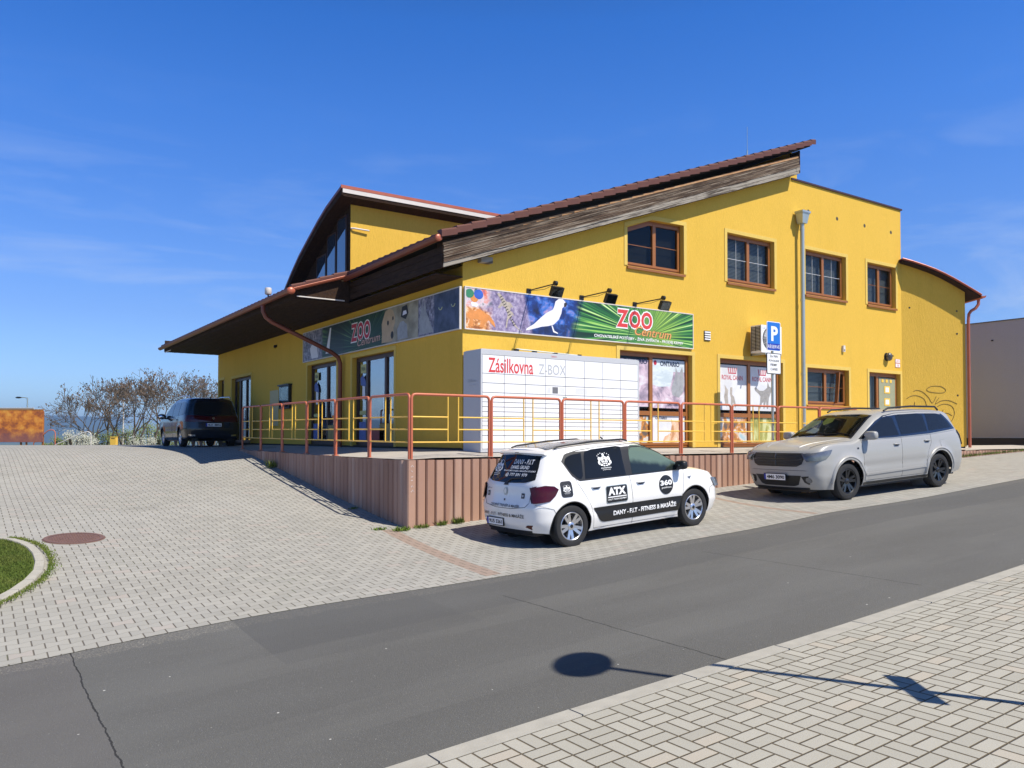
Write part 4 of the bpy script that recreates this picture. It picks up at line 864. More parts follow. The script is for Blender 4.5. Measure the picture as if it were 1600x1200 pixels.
t=thing('vent_grille','small square white vent grille on the wall right of the banner','vent grille',(7.0,0,3.21)); MB().box((-.11,-.012,-.12),(.11,0,.12)).build('frame',M['plinth'],t)
mb=MB()
for k in range(4): mb.box((-.10,-.035,-.105+.058*k),(.10,-.008,-.072+.058*k))
mb.build('louvre',M['zwhite'],t)
t=thing('wall_sensor','tiny white sensor box on the wall above the lower window','sensor',(12.62,0,3.24)); MB().box((-.045,-.06,-.09),(.045,0,.09)).build('housing',M['whiteed'],t); MB().sphere((0,-.065,-.03),.03,.02,.03,n=10).build('lens',M['zgrey'],t,smooth=180)
t=thing('wall_lamp','round black wall lamp beside the house number above the entrance door','wall lamp',(14.83,0,3.13)); MB().lathe([(.001,-.03),(.12,-.03),(.13,0)],20,'y').build('base',M['black'],t,smooth=40); MB().sphere((0,-.09,0),.12,.09,.13,n=16).build('lamp_shade',plain('smoked lamp glass',(.10,.09,.08),.2,coat=.6),t,smooth=180); MB().tube([(-.13,-.06,0),(-.1,-.17,.02),(0,-.21,.03),(.1,-.17,.02),(.13,-.06,0)],.01,5).build('guard',M['black'],t)
t=thing('house_number_plate','small white and red house number plate beside the wall lamp','house number',(15.42,0,2.97)); MB().box((-.13,-.012,-.13),(.13,0,.13)).build('plate',plain('pale red enamel',(.55,.28,.22),.4),t)
mb=MB(); F_=lambda u,v,w:(u,-.014,v); mb.box((-.115,-.0135,.02),(.115,-.012,.115)); mb.box((-.115,-.0135,-.115),(.115,-.012,-.02)); mb.build('field',M['wht'],t)
for s_,a_ in(('2870',(-.09,.09,.035,.095)),('38',(-.06,.06,-.10,-.035))): mb=MB(); put_text(mb,s_,F_,*a_); mb.build('digits',dred,t)
# ================= notice board, cabinet, camera
t=thing('notice_board','dark framed notice board with white papers on the shaded wall','notice board',(0,10.45,1.60)); MB().box((-.09,-.46,-.04),(0,.46,.66)).build('cabinet',M['black'],t); MB().box((-.13,-.50,.66),(0,.50,.70)).build('hood',M['black'],t)
MB().box((-.094,-.34,.06),(-.0915,.22,.58)).build('paper',M['wht'],t); MB().box((-.095,-.30,.08),(-.0945,-.05,.17)).build('picture',pgy,t); MB().box((-.098,-.40,.02),(-.0965,.40,.62)).build('glass',M['glass'],t)
t=thing('meter_cabinet','flat cream meter cabinet door on the shaded wall beside the notice board','meter cabinet',(0,11.55,1.05)); MB().box((-.03,-.42,0),(0,.42,1.12)).build('door',plain('cream painted door',(.50,.42,.20),.6),t); MB().box((-.033,-.44,-.02),(-.0,-.42,1.14)).box((-.033,.42,-.02),(0,.44,1.14)).build('frame',M['trim'],t)
t=thing('security_camera','small white camera box standing on the edge of the lower roof','camera',(-1.75,6.75,TZ(-1.75)+.0)); MB().tube([(0,0,0),(0,0,.16)],.02,8).build('stem',M['black'],t); MB().lathe([(.001,.30),(.075,.29),(.085,.26),(.085,.14),(.07,.12),(.001,.12)],16,'z').build('housing',M['whiteed'],t,smooth=50)
t=thing('security_camera','tiny dark camera on the shaded wall beneath the low eave','camera',(0,11.45,3.55)); MB().sphere((-.05,0,0),.05,.05,.05,n=10).build('dome',M['black'],t,smooth=180); MB().box((-.03,-.06,-.02),(0,.06,.05)).build('mount',M['black'],t)
# ================= window posters (on the shop windows)
PF=lambda u,v,w:(u,.138-w,v)
def poster(par,u0,u1,v0,v1,mat): 
    mb=MB(); mb.box((u0,v0,-.004),(u1,v1,0),0,lambda v:Vector(PF(v.x,v.y,v.z))); return mb.build('poster',mat,par)
def m_post(name,stops,sc=4,ax=(1,1,1)):
    m=Mt(name,.35); m.col(m.ramp(m.noise(sc,6,.6,sc=ax,dist=.5),stops)); return m.m
flow=m_post('faded pink cat photo print',[(.36,(.20,.17,.22)),(.46,(.38,.30,.38)),(.54,(.62,.48,.56)),(.62,(.70,.68,.72)),(.72,(.45,.43,.48))],2.6)
skyp=m_post('pale sky print',[(.4,(.50,.58,.62)),(.6,(.66,.72,.74))],3,(1,1,3)); paleg=m_post('pale grey print',[(.4,(.62,.63,.66)),(.6,(.72,.73,.75))],2)
cats=m_post('ginger cat print',[(.38,(.50,.26,.13)),(.5,(.72,.45,.28)),(.62,(.80,.66,.55))],7,(1,1,.6)); mead=m_post('meadow print',[(.38,(.22,.22,.05)),(.5,(.42,.42,.12)),(.62,(.60,.62,.35))],5,(1,1,.4)); warm=m_post('person and orange coat print',[(.36,(.12,.10,.09)),(.45,(.55,.22,.03)),(.52,(.62,.60,.56)),(.62,(.35,.50,.55))],3.2)
iu0,iu1=4.13+.11,4.13+.46*2.34-.05; ju0,ju1=4.13+.46*2.34+.05,6.47-.11
poster(w,iu0,iu1,1.42,2.52,flow); poster(w,ju0,ju1,2.28,2.55,skyp); poster(w,ju0,ju1,1.40,2.28,flow)
shape(w,PF,[(ju0,2.28),(ju0,1.95),(ju0+.25,1.90),(ju0+.62,1.93),(ju0+.70,2.15),(ju0+.72,2.28)],skyp,'sky_print',.001)
shape(w,PF,[(ju0+.68,1.72),(ju0+.66,1.90),(ju0+.78,2.16),(ju0+.80,2.40),(ju0+.90,2.2),(ju1-.08,2.42),(ju1-.02,2.1),(ju1-.05,1.80),(ju1-.2,1.66)],pgy,'cat_print',.0015)
poster(w,iu0,iu1,.54,1.20,warm); poster(w,ju0,ju1,.54,1.22,paleg)
shape(w,PF,[(ju0+.35,.56),(ju0+.42,.72),(ju0+.62,.80),(ju0+.66,1.0),(ju0+.64,1.14),(ju0+.72,1.08),(ju0+.84,1.08),(ju0+.92,1.14),(ju0+.95,.98),(ju0+1.04,.80),(ju0+1.06,.56)],cats,'ginger_cat_print',.0015)
nv=plain('navy lettering',(.02,.03,.08),.5)
for bd,a_ in((('ONTARIO'),(ju0+.28,ju1-.18,2.40,2.52)),('ONTARIO',(ju0+.12,ju0+.50,1.13,1.20)),('ONTARIO',(iu0+.12,iu1-.04,2.42,2.53)),('ONTARIO',(ju0+.52,ju1-.2,1.46,1.51))):
    mb=MB(); put_text(mb,bd,PF,*a_,.003,0,.03); mb.build('poster_lettering',nv,w)
shape(w,PF,[(ju0+.12+.05*math.cos(2*pi*k/12),2.47+.06*math.sin(2*pi*k/12)) for k in range(12)],dred,'logo_mark',.002)
ku0,ku1=7.46+.11,7.46+.5*2.46-.05; lu0,lu1=7.46+1.23+.05,9.92-.11
for a,b in((ku0,ku1),(lu0,lu1)): poster(w2_,a,b,1.40,2.55,paleg)
poster(w2_,ku0,ku1,.54,1.22,warm); poster(w2_,lu0,lu1,.54,1.22,mead)
for a,b in((ku0+.12,ku1-.16),(lu0+.12,lu1-.16)):
    mb=MB(); put_text(mb,'ROYAL CANIN',PF,a,b,2.17,2.29,.002,0,.012); c=(a+b)/2
    for k in range(5):
        x=c-.13+.065*k; mb.poly([PF(x-.012,2.36,.002),PF(x+.012,2.36,.002),PF(x+.016+(k-2)*.012,2.46,.002),PF(x-.016+(k-2)*.012,2.46,.002)]); mb.poly([PF(x+(k-2)*.012+.018*math.cos(2*pi*j/8),2.475+.018*math.sin(2*pi*j/8),.002) for j in range(8)])
    mb.poly([PF(c-.15,2.33,.002),PF(c+.15,2.33,.002),PF(c+.15,2.355,.002),PF(c-.15,2.355,.002)])
    mb.build('poster_lettering',dred,w2_)
gfur=plain('grey cat fur print',(.30,.29,.28),.5,var=.55,scale=14); dfur=plain('terrier fur print',(.42,.38,.34),.5,var=.6,scale=10)
shape(w2_,PF,[(lu0+.20,1.98),(lu0+.24,1.92),(lu0+.38,1.84),(lu0+.44,1.78),(lu0+.42,1.62),(lu0+.38,1.46),(lu0+.44,1.46),(lu0+.50,1.60),(lu0+.56,1.64),(lu0+.56,1.46),(lu0+.60,1.46),(lu0+.66,1.66),(lu0+.70,1.46),(lu0+.75,1.46),(lu0+.78,1.74),(lu0+.90,1.96),(lu0+.92,2.14),(lu0+.90,2.02),(lu0+.80,2.05),(lu0+.74,2.18),(lu0+.71,2.02),(lu0+.62,1.96),(lu0+.55,1.93),(lu0+.40,1.93),(lu0+.24,2.02)],gfur,'cat_print',.0015)
shape(w2_,PF,[(ku0+.24,1.90),(ku0+.22,2.04),(ku0+.30,1.96),(ku0+.36,1.90),(ku0+.34,1.76),(ku0+.36,1.58),(ku0+.30,1.48),(ku0+.24,1.56),(ku0+.20,1.74)],dfur,'dog_print',.0015)
shape(w2_,PF,[(ku0+.44,1.98),(ku0+.52,1.98),(ku0+.50,1.80),(ku0+.58,1.74),(ku0+.66,1.5),(ku0+.62,1.46),(ku0+.54,1.60),(ku0+.50,1.48),(ku0+.46,1.50),(ku0+.46,1.72),(ku0+.42,1.82)],dfur,'dog_print',.0018)
# ================= PARCEL LOCKER
t=thing('parcel_locker','long white parcel locker with rows of small doors standing by the sunny wall','parcel locker',(0,0,0)); ZB,ZT=.415,2.385; ZX=4.09; y0_,y1_=-.68,-.04
MB().box((0.0,y0_+.02,ZB),(ZX,y1_,ZT)).build('body',M['zgrey'],t)
mb=MB(); mb.box((0,y0_-.004,2.29),(ZX,y0_+.019,ZT)); mb.box((0,y0_-.003,ZB),(.035,y0_+.019,2.29)); mb.box((ZX-.04,y0_-.003,ZB),(ZX,y0_+.019,2.29)); mb.box((.035,y0_-.002,ZB),(ZX-.04,y0_+.019,ZB+.06)); mb.build('front_frame',M['zwhite'] if 0 else M['zgrey'],t)
gx_=0
cols=[.035+i*(ZX-.075)/8 for i in range(9)]
rowsz=[2.288,1.928,1.745,1.562,1.379,1.287,1.195,1.103,1.011,.919,.736,.612,.478]
LF=lambda u,v,w:(u,y0_-w,v)
MB().box((.04,y0_+.006,ZB+.06),(ZX-.04,y0_+.018,2.289)).build('door_gap',M['line'],t)
g=.0055
for i in range(8):
    for z1,z0 in zip(rowsz[:-1],rowsz[1:]):
        MB().box((cols[i]+g,y0_-.004,z0+g),(cols[i+1]-g,y0_+.012,z1-g)).build('locker_door',M['zwhite'],t)
mb=MB(); put_text(mb,'Zásilkovna',LF,.17,1.23,1.95,2.235,.006,0,.012); mb.build('red_name',M['redtx'],t)
mb=MB(); put_text(mb,'Z-BOX',LF,1.37,2.05,1.965,2.17,.006,0,.0); mb.build('grey_name',M['gtx'],t)
mb=MB(); put_text(mb,'Zásilkovna',LF,1.68,1.82,2.325,2.355,.0075); mb.build('small_name',M['redtx'],t)
for a_,b_ in((1.58,1.66),(1.90,2.02),(2.30,2.62)):
    mb=MB()
    for k in range(5): mb.box((a_,y0_-.0055,1.60+.023*k),(b_,y0_-.004,1.606+.023*k))
    mb.build('fine_print',M['gtx'],t)
MB().box((1.71,y0_-.006,1.59),(1.85,y0_-.004,1.72)).build('info_sticker',plain('grey info sticker',(.16,.16,.17),.5),t)
mb=MB(); mb.tube([LF(1.98,1.52,.004),LF(2.08,1.52,.004)],.015,8); mb.build('card_reader',M['galv'],t)
mb=MB(); put_text(mb,'Zásilkovna',FY,-.22,-.52,1.77,1.83,.006); mb.box((-.006,-.5,1.71),(-.004,-.25,1.715)); mb.build('side_name',M['gtx'],t)
MB().box((0.03,y0_-.005+.03,ZT),(ZX-.02,y1_-.02,ZT+.015)).build('lid',M['zgrey'],t)
mb=MB(); mb.tube([(1.05,-.35,2.48),(2.68,-.35,2.44)],.014,6); mb.build('roof_cable_bar',M['galv'],t)
mb=MB()
for x,z in((1.05,2.43),(1.5,2.415),(2.03,2.41),(2.67,2.41)): mb.box((x-.04,-.39,ZT+.01),(x+.04,-.31,z+.05))
mb.build('roof_clamp',M['black'],t)
# ================= PARKING SIGN
sx,sy=8.02,-1.15; t=thing('parking_sign','blue parking sign on a grey pole with a white plate below','road sign',(sx,sy,.37))
MB().tube([(0,0,0),(0,0,3.14)],.032,12).build('pole',M['galv'],t,smooth=50); MB().lathe([(.06,0),(.06,.05),(.034,.09)],12,'z').build('foot',M['galv'],t)
SF=lambda u,v,w:(u,-.045-w,v)
def rrect(u0,u1,v0,v1,r,n=5):
    p=[]
    for cx,cy,a in((u1-r,v1-r,0),(u0+r,v1-r,90),(u0+r,v0+r,180),(u1-r,v0+r,270)): p+=[(cx+r*math.cos(R(a+90*k/n)),cy+r*math.sin(R(a+90*k/n))) for k in range(n+1)]
    return p
o=flat(SF,rrect(-.255,.255,2.42,3.13,.04),.0,M['wht'],'blue_panel_edge',t,.012); flat(SF,rrect(-.238,.238,2.437,3.113,.03),.0025,M['blue'],'blue_panel',t,.002); flat(SF,rect(-.237,.237,2.45,2.60),.0045,M['dblue'],'dark_band',t,.0015)
mb=MB(); put_text(mb,'P',SF,-.10,.15,2.66,3.02,.0055,0,.035); put_text(mb,'RÉSERVÉ',SF,-.215,.215,2.485,2.585,.0055,0,.0); mb.build('sign_lettering',M['wht'],t)
flat(SF,rrect(-.265,.265,1.86,2.37,.03),.0,M['blk'],'plate_edge',t,.012); flat(SF,rrect(-.245,.245,1.88,2.35,.02),.0025,M['wht'],'plate',t,.002)
for k,(s_,h) in enumerate((('2x NA',.15),('POVOLENÍ',.19),('FIRMY',.13),('CANIS',.13))):
    mb=MB(); put_text(mb,s_,SF,-h,h,2.265-.105*k-.0,2.325-.105*k,.005,0,.012); mb.build('plate_lettering',M['blk'],t)
mb=MB(); mb.box((-.05,-.045,2.5),(.05,-.03,2.54)); mb.box((-.05,-.045,2.95),(.05,-.03,2.99)); mb.box((-.05,-.045,2.1),(.05,-.03,2.14)); mb.build('clamp',M['galv'],t)
# ================= round sign beyond the right edge of the frame (its shadow lies on the road)
hx,hy=-2.73,-11.98; hz=zg(hx,-9.8)+.12
t=thing('round_road_sign','round road sign on a tall pole whose shadow falls across kerb and road','road sign',(hx,hy,hz))
TS=.0
HB=4.45
MB().tube([(0,0,0),(0,0,HB+.2)],.03,10).build('pole',M['galv'],t,smooth=60)
a=Matrix.Translation(Vector((0,0,HB)))@Matrix.Rotation(R(35),4,'Z')
mb=MB(); n=32; mb.add([a@Vector((.31*math.cos(2*pi*k/n),-.05,.31*math.sin(2*pi*k/n))) for k in range(n)]+[a@Vector((.31*math.cos(2*pi*k/n),-.035,.31*math.sin(2*pi*k/n))) for k in range(n)],[tuple(range(n)),tuple(range(n,2*n))[::-1]]+[(k,(k+1)%n,n+(k+1)%n,n+k) for k in range(n)]); mb.build('disc',M['galv'],t,fix=True)
a2=Matrix.Translation(Vector((0,0,1.55)))@Matrix.Rotation(R(55),4,'Z'); MB().box((-.26,-.05,-.10),(.26,-.035,.10),0,a2).build('lower_plate',M['galv'],t)
# ================= FAR LEFT: painted boards, handrails, bin, lamps, trees
def ray(px,py,Z):
    d=Vector(fw)+r2*((px-800)/CF)-u2*((py-600-SH)/CF); return CP0+d*Z
rust=Mt('rust orange painted board',.7); f=rust.noise(2.6,6,.65,kind='Object'); f2=rust.noise(1.2,4,kind='Object',sc=(1,1,2)); x_,y_,z_=rust.xyz('Object')
rc=rust.ramp(f*.65+f2*.35,[(.34,(.13,.035,.04)),(.45,(.40,.11,.025)),(.53,(.66,.22,.03)),(.62,(.78,.36,.06))]); rc=rust.mix((z_+f*.6).step(.55,1.1).inv()*.75,rc,(.22,.09,.10)); rust.col(rc)
a,b=ray(-70,697,34),ray(67,697,34); a.z=b.z=.33; d=(b-a).normalized(); L_=(b-a).length; ang=math.atan2(d.y,d.x)
t=thing('painted_board','large rust orange painted board on short posts at the left edge of the lot','board',a,(0,0,ang)); MB().box((0,-.02,.14),(L_,.02,1.50)).build('panel',rust.m,t); mb=MB()
for u in(.15,L_-.95,L_-.03): mb.box((u-.03,.02,-.25),(u+.03,.08,1.45))
mb.build('post',M['brownf'],t); MB().box((-.02,-.03,1.50),(L_+.02,.03,1.53)).build('top_rail',M['orangewood'],t)
a2=ray(-70,697,37);a2.z=.33; t=thing('painted_board','second brown board just behind the orange one, only its pale top edge showing','board',a2,(0,0,ang)); MB().box((0,-.02,.14),(3.55,.02,1.66)).build('panel',M['brownf'],t); MB().box((0,-.04,1.66),(3.58,.04,1.70)).build('top_rail',M['whiteed'],t); MB().box((3.2,.02,-.25),(3.26,.08,1.5)).build('post',M['brownf'],t)
def hand(name,label,px,h,mat,dx):
    p=ray(px,697,34); p.z=.33; t=thing(name,label,'handrail',p,(0,0,ang),'bent handrails of the steps beyond the lot'); MB().tube([(0,0,-.3),(0,0,h-.12),(-.05,0,h-.03),(-.15,0,h),(-.3,0,h-.03),(-dx,0,h-.55),(-dx,0,-.5)],.021,8).build('tube',mat,t,smooth=60)
hand('handrail','curved orange and dark handrail just right of the rust orange board',86,.66,M['railr'],.9); hand('handrail','long sloping handrail with a white post left of the yellow bin',142,.58,M['whiteed'],1.5)
p=ray(178,697,35); p.z=.33; t=thing('yellow_bin','narrow yellow box bin standing beside the white lamp post','bin',p,(0,0,ang)); MB().box((-.12,-.1,0),(.12,.1,.36)).build('body',M['raily'],t); MB().box((-.13,-.11,.36),(.13,.11,.38)).build('lid',M['raily'],t); MB().box((-.08,-.103,.28),(.08,-.1,.31)).build('slot',M['black'],t)
def lamp(px,ytop,Z,arm,label,pole):
    top=ray(px,ytop,Z); base=Vector((top.x,top.y,tz(top.x,top.y)-.2)); H=top.z-base.z; t=thing('street_lamp',label,'street lamp',base,(0,0,ang),'street lamps beyond the lot'); s_=Z/1263.
    MB().tube([(0,0,0),(0,0,H)],1.5*s_,8,r_end=.9*s_).build('pole',pole,t,smooth=60); MB().tube([(0,0,H),(arm*6*s_,0,H+1*s_),(arm*13*s_,0,H+1.3*s_)],.7*s_,6).build('arm',pole,t)
    MB().sphere((arm*14*s_,0,H+.8*s_),5.2*s_,1.4*s_,1.4*s_,n=12).build('lamp_head',M['black'],t,smooth=180)
lamp(193,626,62,1,'tall pale street lamp in front of the bare trees',M['whiteed']); lamp(43,622,75,-1,'street lamp rising behind the rust orange board',M['galv'])
# trees
def tree(name,label,px,ybase,ytop,Z,seed,pods=.5,spread=.42,group='bare spring trees behind the parking lot',pmat=None):
    rnd=random.Random(seed); base=ray(px,ybase,Z); base.z=min(base.z,tz(base.x,base.y)+.1); top=ray(px,ytop,Z); H=top.z-base.z; t=thing(name,label,'tree',base,group=group)
    mb=MB(); pod=MB(); s_=H/8.0
    def pods_at(p,n,sp):
        for _ in range(n):
            c=p+Vector((rnd.gauss(0,sp),rnd.gauss(0,sp),rnd.gauss(0,sp))); a=rnd.uniform(0,pi); w=rnd.uniform(.018,.045)*1.0; l=rnd.uniform(.05,.11); u=Vector((math.cos(a)*w,math.sin(a)*w,rnd.uniform(-.02,.02))); d=Vector((rnd.uniform(-.04,.04),rnd.uniform(-.04,.04),-l)); pod.add([c-u,c+u,c+u+d,c-u+d],[(0,1,2,3)])
    def br(p,d,l,r,lev):
        n=3 if lev<4 else 2; pts=[p]; rs=[r]
        for i in range(n):
            d=(d+Vector((rnd.gauss(0,.16),rnd.gauss(0,.16),rnd.gauss(.05,.10)))).normalized(); p=p+d*(l/n); pts.append(p); rs.append(max(.011,r*(1-.45*(i+1)/n)))
        mb.tube(pts,rs,5 if lev<2 else 3,cap=False)
        if lev>=5 or l<.18*s_:
            if rnd.random()<pods: pods_at(p,rnd.randint(1,4),.13*s_)
            return
        k=rnd.choice((2,3,3)) if lev<4 else 3
        for j in range(k):
            a=rnd.uniform(0,2*pi); sp=rnd.uniform(.35,.85)*(1 if j else .45); q=d.orthogonal().normalized(); q=Matrix.Rotation(a,3,d)@q; nd=(d*math.cos(sp)+q*math.sin(sp)).normalized()
            br(pts[-1-(j%2 if lev>0 else 0)],nd,l*rnd.uniform(.62,.85),rs[-1]*rnd.uniform(.7,.95),lev+1)
    stems=rnd.choice((1,2,2))
    for k in range(stems): br(Vector((rnd.uniform(-.2,.2)*s_,0,0)),Vector((rnd.uniform(-spread,spread)*.6,rnd.uniform(-.2,.2),1)).normalized(),H*.30,.15*s_,0)
    zz=max(v[2] for v in mb.v); sc=H/zz
    for q in(mb,pod): q.v=[(v[0]*sc*.92,v[1]*sc*.92,v[2]*sc) for v in q.v]
    mb.build('trunk_and_branches',M['bark'],t); 
    if pod.v: pod.build('crown',pmat or M['pod'],t)
TR=[(132,600,9,.35,'bare thin tree at the left end of the row'),(150,594,10,.3,'many stemmed bare tree just right of the leftmost one'),(172,586,11,.6,'brown podded tree left of the tall pale lamp'),(198,592,12,.45,'slim bare tree directly behind the pale lamp'),(214,584,13,.65,'broad bare tree with brown pods just right of the pale lamp'),(238,575,14,.7,'tallest brown podded tree in the middle of the row'),(262,574,15,.75,'dense brown podded tree above the dark car bonnet'),(288,578,16,.6,'bare tree behind the roof of the dark car'),(312,583,17,.6,'bare tree right behind the dark car rear'),(334,588,18,.6,'last bare tree touching the building edge')]
for k,(px,yt,sd,pd,lb) in enumerate(TR): tree('bare_tree',lb,px,700,yt,50+4*(k%3),sd,pd)
# bushes
def bush(px,y0,y1,w,Z,mat,label,name,n=1500,sd=1,bl=None):
    rnd=random.Random(sd); c=ray(px,y0,Z); s_=Z/1263.; H=(y0-y1)*s_; Wd=w*s_/2; c.z=c.z-.1; t=thing(name,label,'bush',c); mb=MB(); st_=MB()
    cl=[(rnd.uniform(-.8,.8)*Wd,rnd.uniform(-.5,.5)*Wd,rnd.uniform(.15,.85)*H,rnd.uniform(.25,.5)*H) for _ in range(14)]
    for _ in range(n):
        x,y,z,r_=rnd.choice(cl); p=Vector((x+rnd.gauss(0,.42)*r_,y+rnd.gauss(0,.42)*r_,max(.0,z+rnd.gauss(0,.42)*r_))); a=Vector((rnd.gauss(0,1),rnd.gauss(0,1),rnd.gauss(0,1))).normalized(); b=a.orthogonal().normalized(); w_=rnd.uniform(.03,.07)*Z/50; mb.add([p,p+a*w_,p+a*w_+b*w_*.7,p+b*w_*.7],[(0,1,2,3)])
    for x,y,z,r_ in cl: st_.tube([(x*.3,y*.3,-.5),(x,y,z)],.03,4)
    mb.build('leaves' if not bl else 'blossom_crown',mat,t); st_.build('branches',M['bark'],t)
bush(118,698,672,60,42,M['blossom'],'white blossoming bush behind the sloping handrail','blossom_bush',2600,3,1); bush(222,698,680,45,44,M['blossom'],'white blossoming bush right of the pale lamp','blossom_bush',1300,4,1); bush(142,697,683,22,47,M['blossom'],'small pale blossom bush left of the yellow bin','blossom_bush',600,5,1)
for k,(px,y1,w_,Z,lb) in enumerate([(96,682,30,60,'low green bush between the handrails'),(160,674,40,57,'green bush left of the yellow bin'),(188,668,40,62,'green bush behind the pale lamp foot'),(208,662,34,60,'bright green bush with a rounded top right of the lamp'),(232,658,38,64,'olive green bush below the middle trees'),(252,664,30,62,'green bush left of the dark car'),(280,655,60,70,'green bush hidden behind the dark car'),(325,660,50,70,'green bush by the far building corner'),(80,688,30,70,'far low green bush beside the orange handrail')]): bush(px,700,y1,w_,Z,M['leafy'],lb,'green_bush',1300,20+k)
# ================= CARS
def paint(name,c,rough=.22,coat=1.0,var=.02,spec=.5,metal=0.):
    m=Mt(name,rough,metal,spec,coat); f=m.noise(3,5,kind='Object'); x,y,z=m.xyz('Object'); dirt=(z+f*.25).step(.30,.62).inv()*.28
    m.col(m.mix(dirt,m.mix(f,tuple(q*(1-var) for q in c),tuple(min(1,q*(1+var)) for q in c)),tuple(q*.55 for q in c))); m.b.inputs['Coat Roughness'].default_value=.04; return m.m
class Car:
    def __init__(s,name,label,P,loc,rot,paintm):
        s.P=P; s.t=thing(name,label,'car',loc,rot); s.pm=paintm
        g=lambda k:(np.array([a for a,b in P[k]]),np.array([b for a,b in P[k]]))
        s.tp=g('top'); s.tail=g('tail'); s.nose=g('nose'); s.wp=g('w'); s.bp=g('bot'); s.n=P.get('n',9.); s.p=P.get('p',4.); s.W=P['W']/2; s.r=P.get('r',.15)
    def xt(s,z): return float(np.interp(z,*s.tail))
    def xn(s,z): return float(np.interp(z,*s.nose))
    def zt(s,x): return float(np.interp(x,*s.tp))
    def wz(s,z): return s.W*float(np.interp(z,*s.wp))
    def rf(s,x):
        t=min(1,max(0,(x-1.15)/.75)); return s.r*(1-s.P.get('rn',.62)*t*t*(3-2*t))
    def plan(s,v):
        v=min(1,abs(v))
        return (1-v**s.n)**(1/s.n)
    def bulge(s,x,z):
        b=0
        for xa in s.P['axles']:
            d=math.hypot(x-xa,z-s.P['rw']); R_=s.P['ra']; 
            if z<s.P.get('belt',.95)+.1: b+=s.P.get('flare',.02)*math.exp(-((d-R_-.03)/.075)**2)
        hz_,amp=s.P.get('line',(.62,-.012)); b+=amp*math.exp(-((z-hz_)/.05)**2)*(1 if abs(x)<1.0 else math.exp(-((abs(x)-1.0)/.25)**2)); return b
    def side(s,x,z,off=0):
        a,b=s.xt(z),s.xn(z); v=2*(x-a)/(b-a)-1; y=s.wz(z)*s.plan(v); zt=s.zt(x); r=s.rf(x); q=(z-zt+r)/r
        if q>0: y*=(max(0,1-min(1,q)**2))**(1/s.p)
        return y+s.bulge(x,z)*min(1,y/(.6*s.W))+off
    def rear(s,y,z,off=0):
        w=s.wz(z); k=min(.9999,abs(y)/w); v=(1-k**s.n)**(1/s.n); a,b=s.xt(z),s.xn(z); return a+(b-a)*(1-v)/2-off-0.03*0+s.P.get('bow',.05)*(abs(y)/s.W)**2
    def front(s,y,z,off=0):
        w=s.wz(z); k=min(.9999,abs(y)/w); v=(1-k**s.n)**(1/s.n); a,b=s.xt(z),s.xn(z); return b-(b-a)*(1-v)/2+off-s.P.get('bowf',.14)*(abs(y)/s.W)**2
    def top(s,x,y,off=0):
        r=s.rf(x); zt=s.zt(x); w=s.wz(zt-r*.5); return zt-r+r*math.sqrt(max(0,1-min(1,abs(y)/w)**s.p))+off
    def body(s):
        pv=[1.0]+[ (1-k**s.n)**(1/s.n) for k in(.12,.25,.38,.5,.6,.7,.78,.85,.9,.94,.965)]
        L=[-v for v in pv]; v0=pv[-1]; mid=lin(-v0,v0,int(2*v0*s.P.get('ns',62)))[1:-1]; V=L+mid+[-v for v in L[::-1]]
        nt_=26; nc=12; half=[]
        for v in V:
            row=[]; z=.7
            # silhouette height for this station
            for _ in range(30):
                x=s.xt(z)+(s.xn(z)-s.xt(z))*(v+1)/2; z=z*.5+.5*s.zt(x)
            zt=z; pl=s.plan(v); r=s.rf(x)
            def bowx(x,y): 
                k=(abs(y)/s.W)**2; e=abs(v)**14; return x+(s.P.get('bow',.05)*k if v<0 else -s.P.get('bowf',.14)*k)*e
            xb=s.xt(.3)+(s.xn(.3)-s.xt(.3))*(v+1)/2; zb=float(np.interp(xb,*s.bp))
            for j in range(nt_):
                z=zb+(zt-r-zb)*j/(nt_-1); x=s.xt(z)+(s.xn(z)-s.xt(z))*(v+1)/2; y=s.wz(z)*pl; y+=s.bulge(x,z)*min(1,y/(.6*s.W)); row.append((bowx(x,y),y,z))
            for j in range(1,nc+1):
                a=pi/2*j/nc; z=zt-r+r*math.sin(a); x=s.xt(z)+(s.xn(z)-s.xt(z))*(v+1)/2; y=s.wz(z)*pl*max(0,math.cos(a))**(2/s.p); row.append((bowx(x,y),y,z))
            half.append(row)
        m=nt_+nc; n=len(V)
        def arch(p):
            x,y,z=p
            for xa in s.P['axles']:
                d=math.hypot(x-xa,z-s.P['rw'])
                if d<s.P['ra'] and z<s.P['rw']+s.P['ra']: return xa,d
            return None
        cut=[[arch(half[i][j]) is not None and half[i][j][1]>.45*s.W and j<nt_ for j in range(m)] for i in range(n)]
        keep=lambda i,j:not(cut[i][j] and cut[i+1][j] and cut[i+1][j+1] and cut[i][j+1])
        faces=[(i,j) for i in range(n-1) for j in range(m-1) if keep(i,j)]
        P2=[list(r_) for r_ in half]
        for i in range(n):
            for j in range(m):
                if cut[i][j]:
                    x,y,z=half[i][j]; xa,d=arch(half[i][j]); 
                    if d<1e-4: d=1e-4
                    k=s.P['ra']/d; x2,z2=xa+(x-xa)*k,s.P['rw']+(z-s.P['rw'])*k; P2[i][j]=(x2,max(s.side(x2,z2),.5*s.W),z2)
        mb=MB(); vs=[]
        for sg in(1,-1):
            for i in range(n):
                for j in range(m): x,y,z=P2[i][j]; vs.append((x,sg*y,z))
        N_=n*m; fs=[]
        for i,j in faces:
            a,b,c,d=i*m+j,(i+1)*m+j,(i+1)*m+j+1,i*m+j+1; fs.append((a,d,c,b)); fs.append((N_+a,N_+b,N_+c,N_+d))
        mb.add(vs,fs); o=mb.build('body',s.pm,s.t,smooth=180,fix=True); 
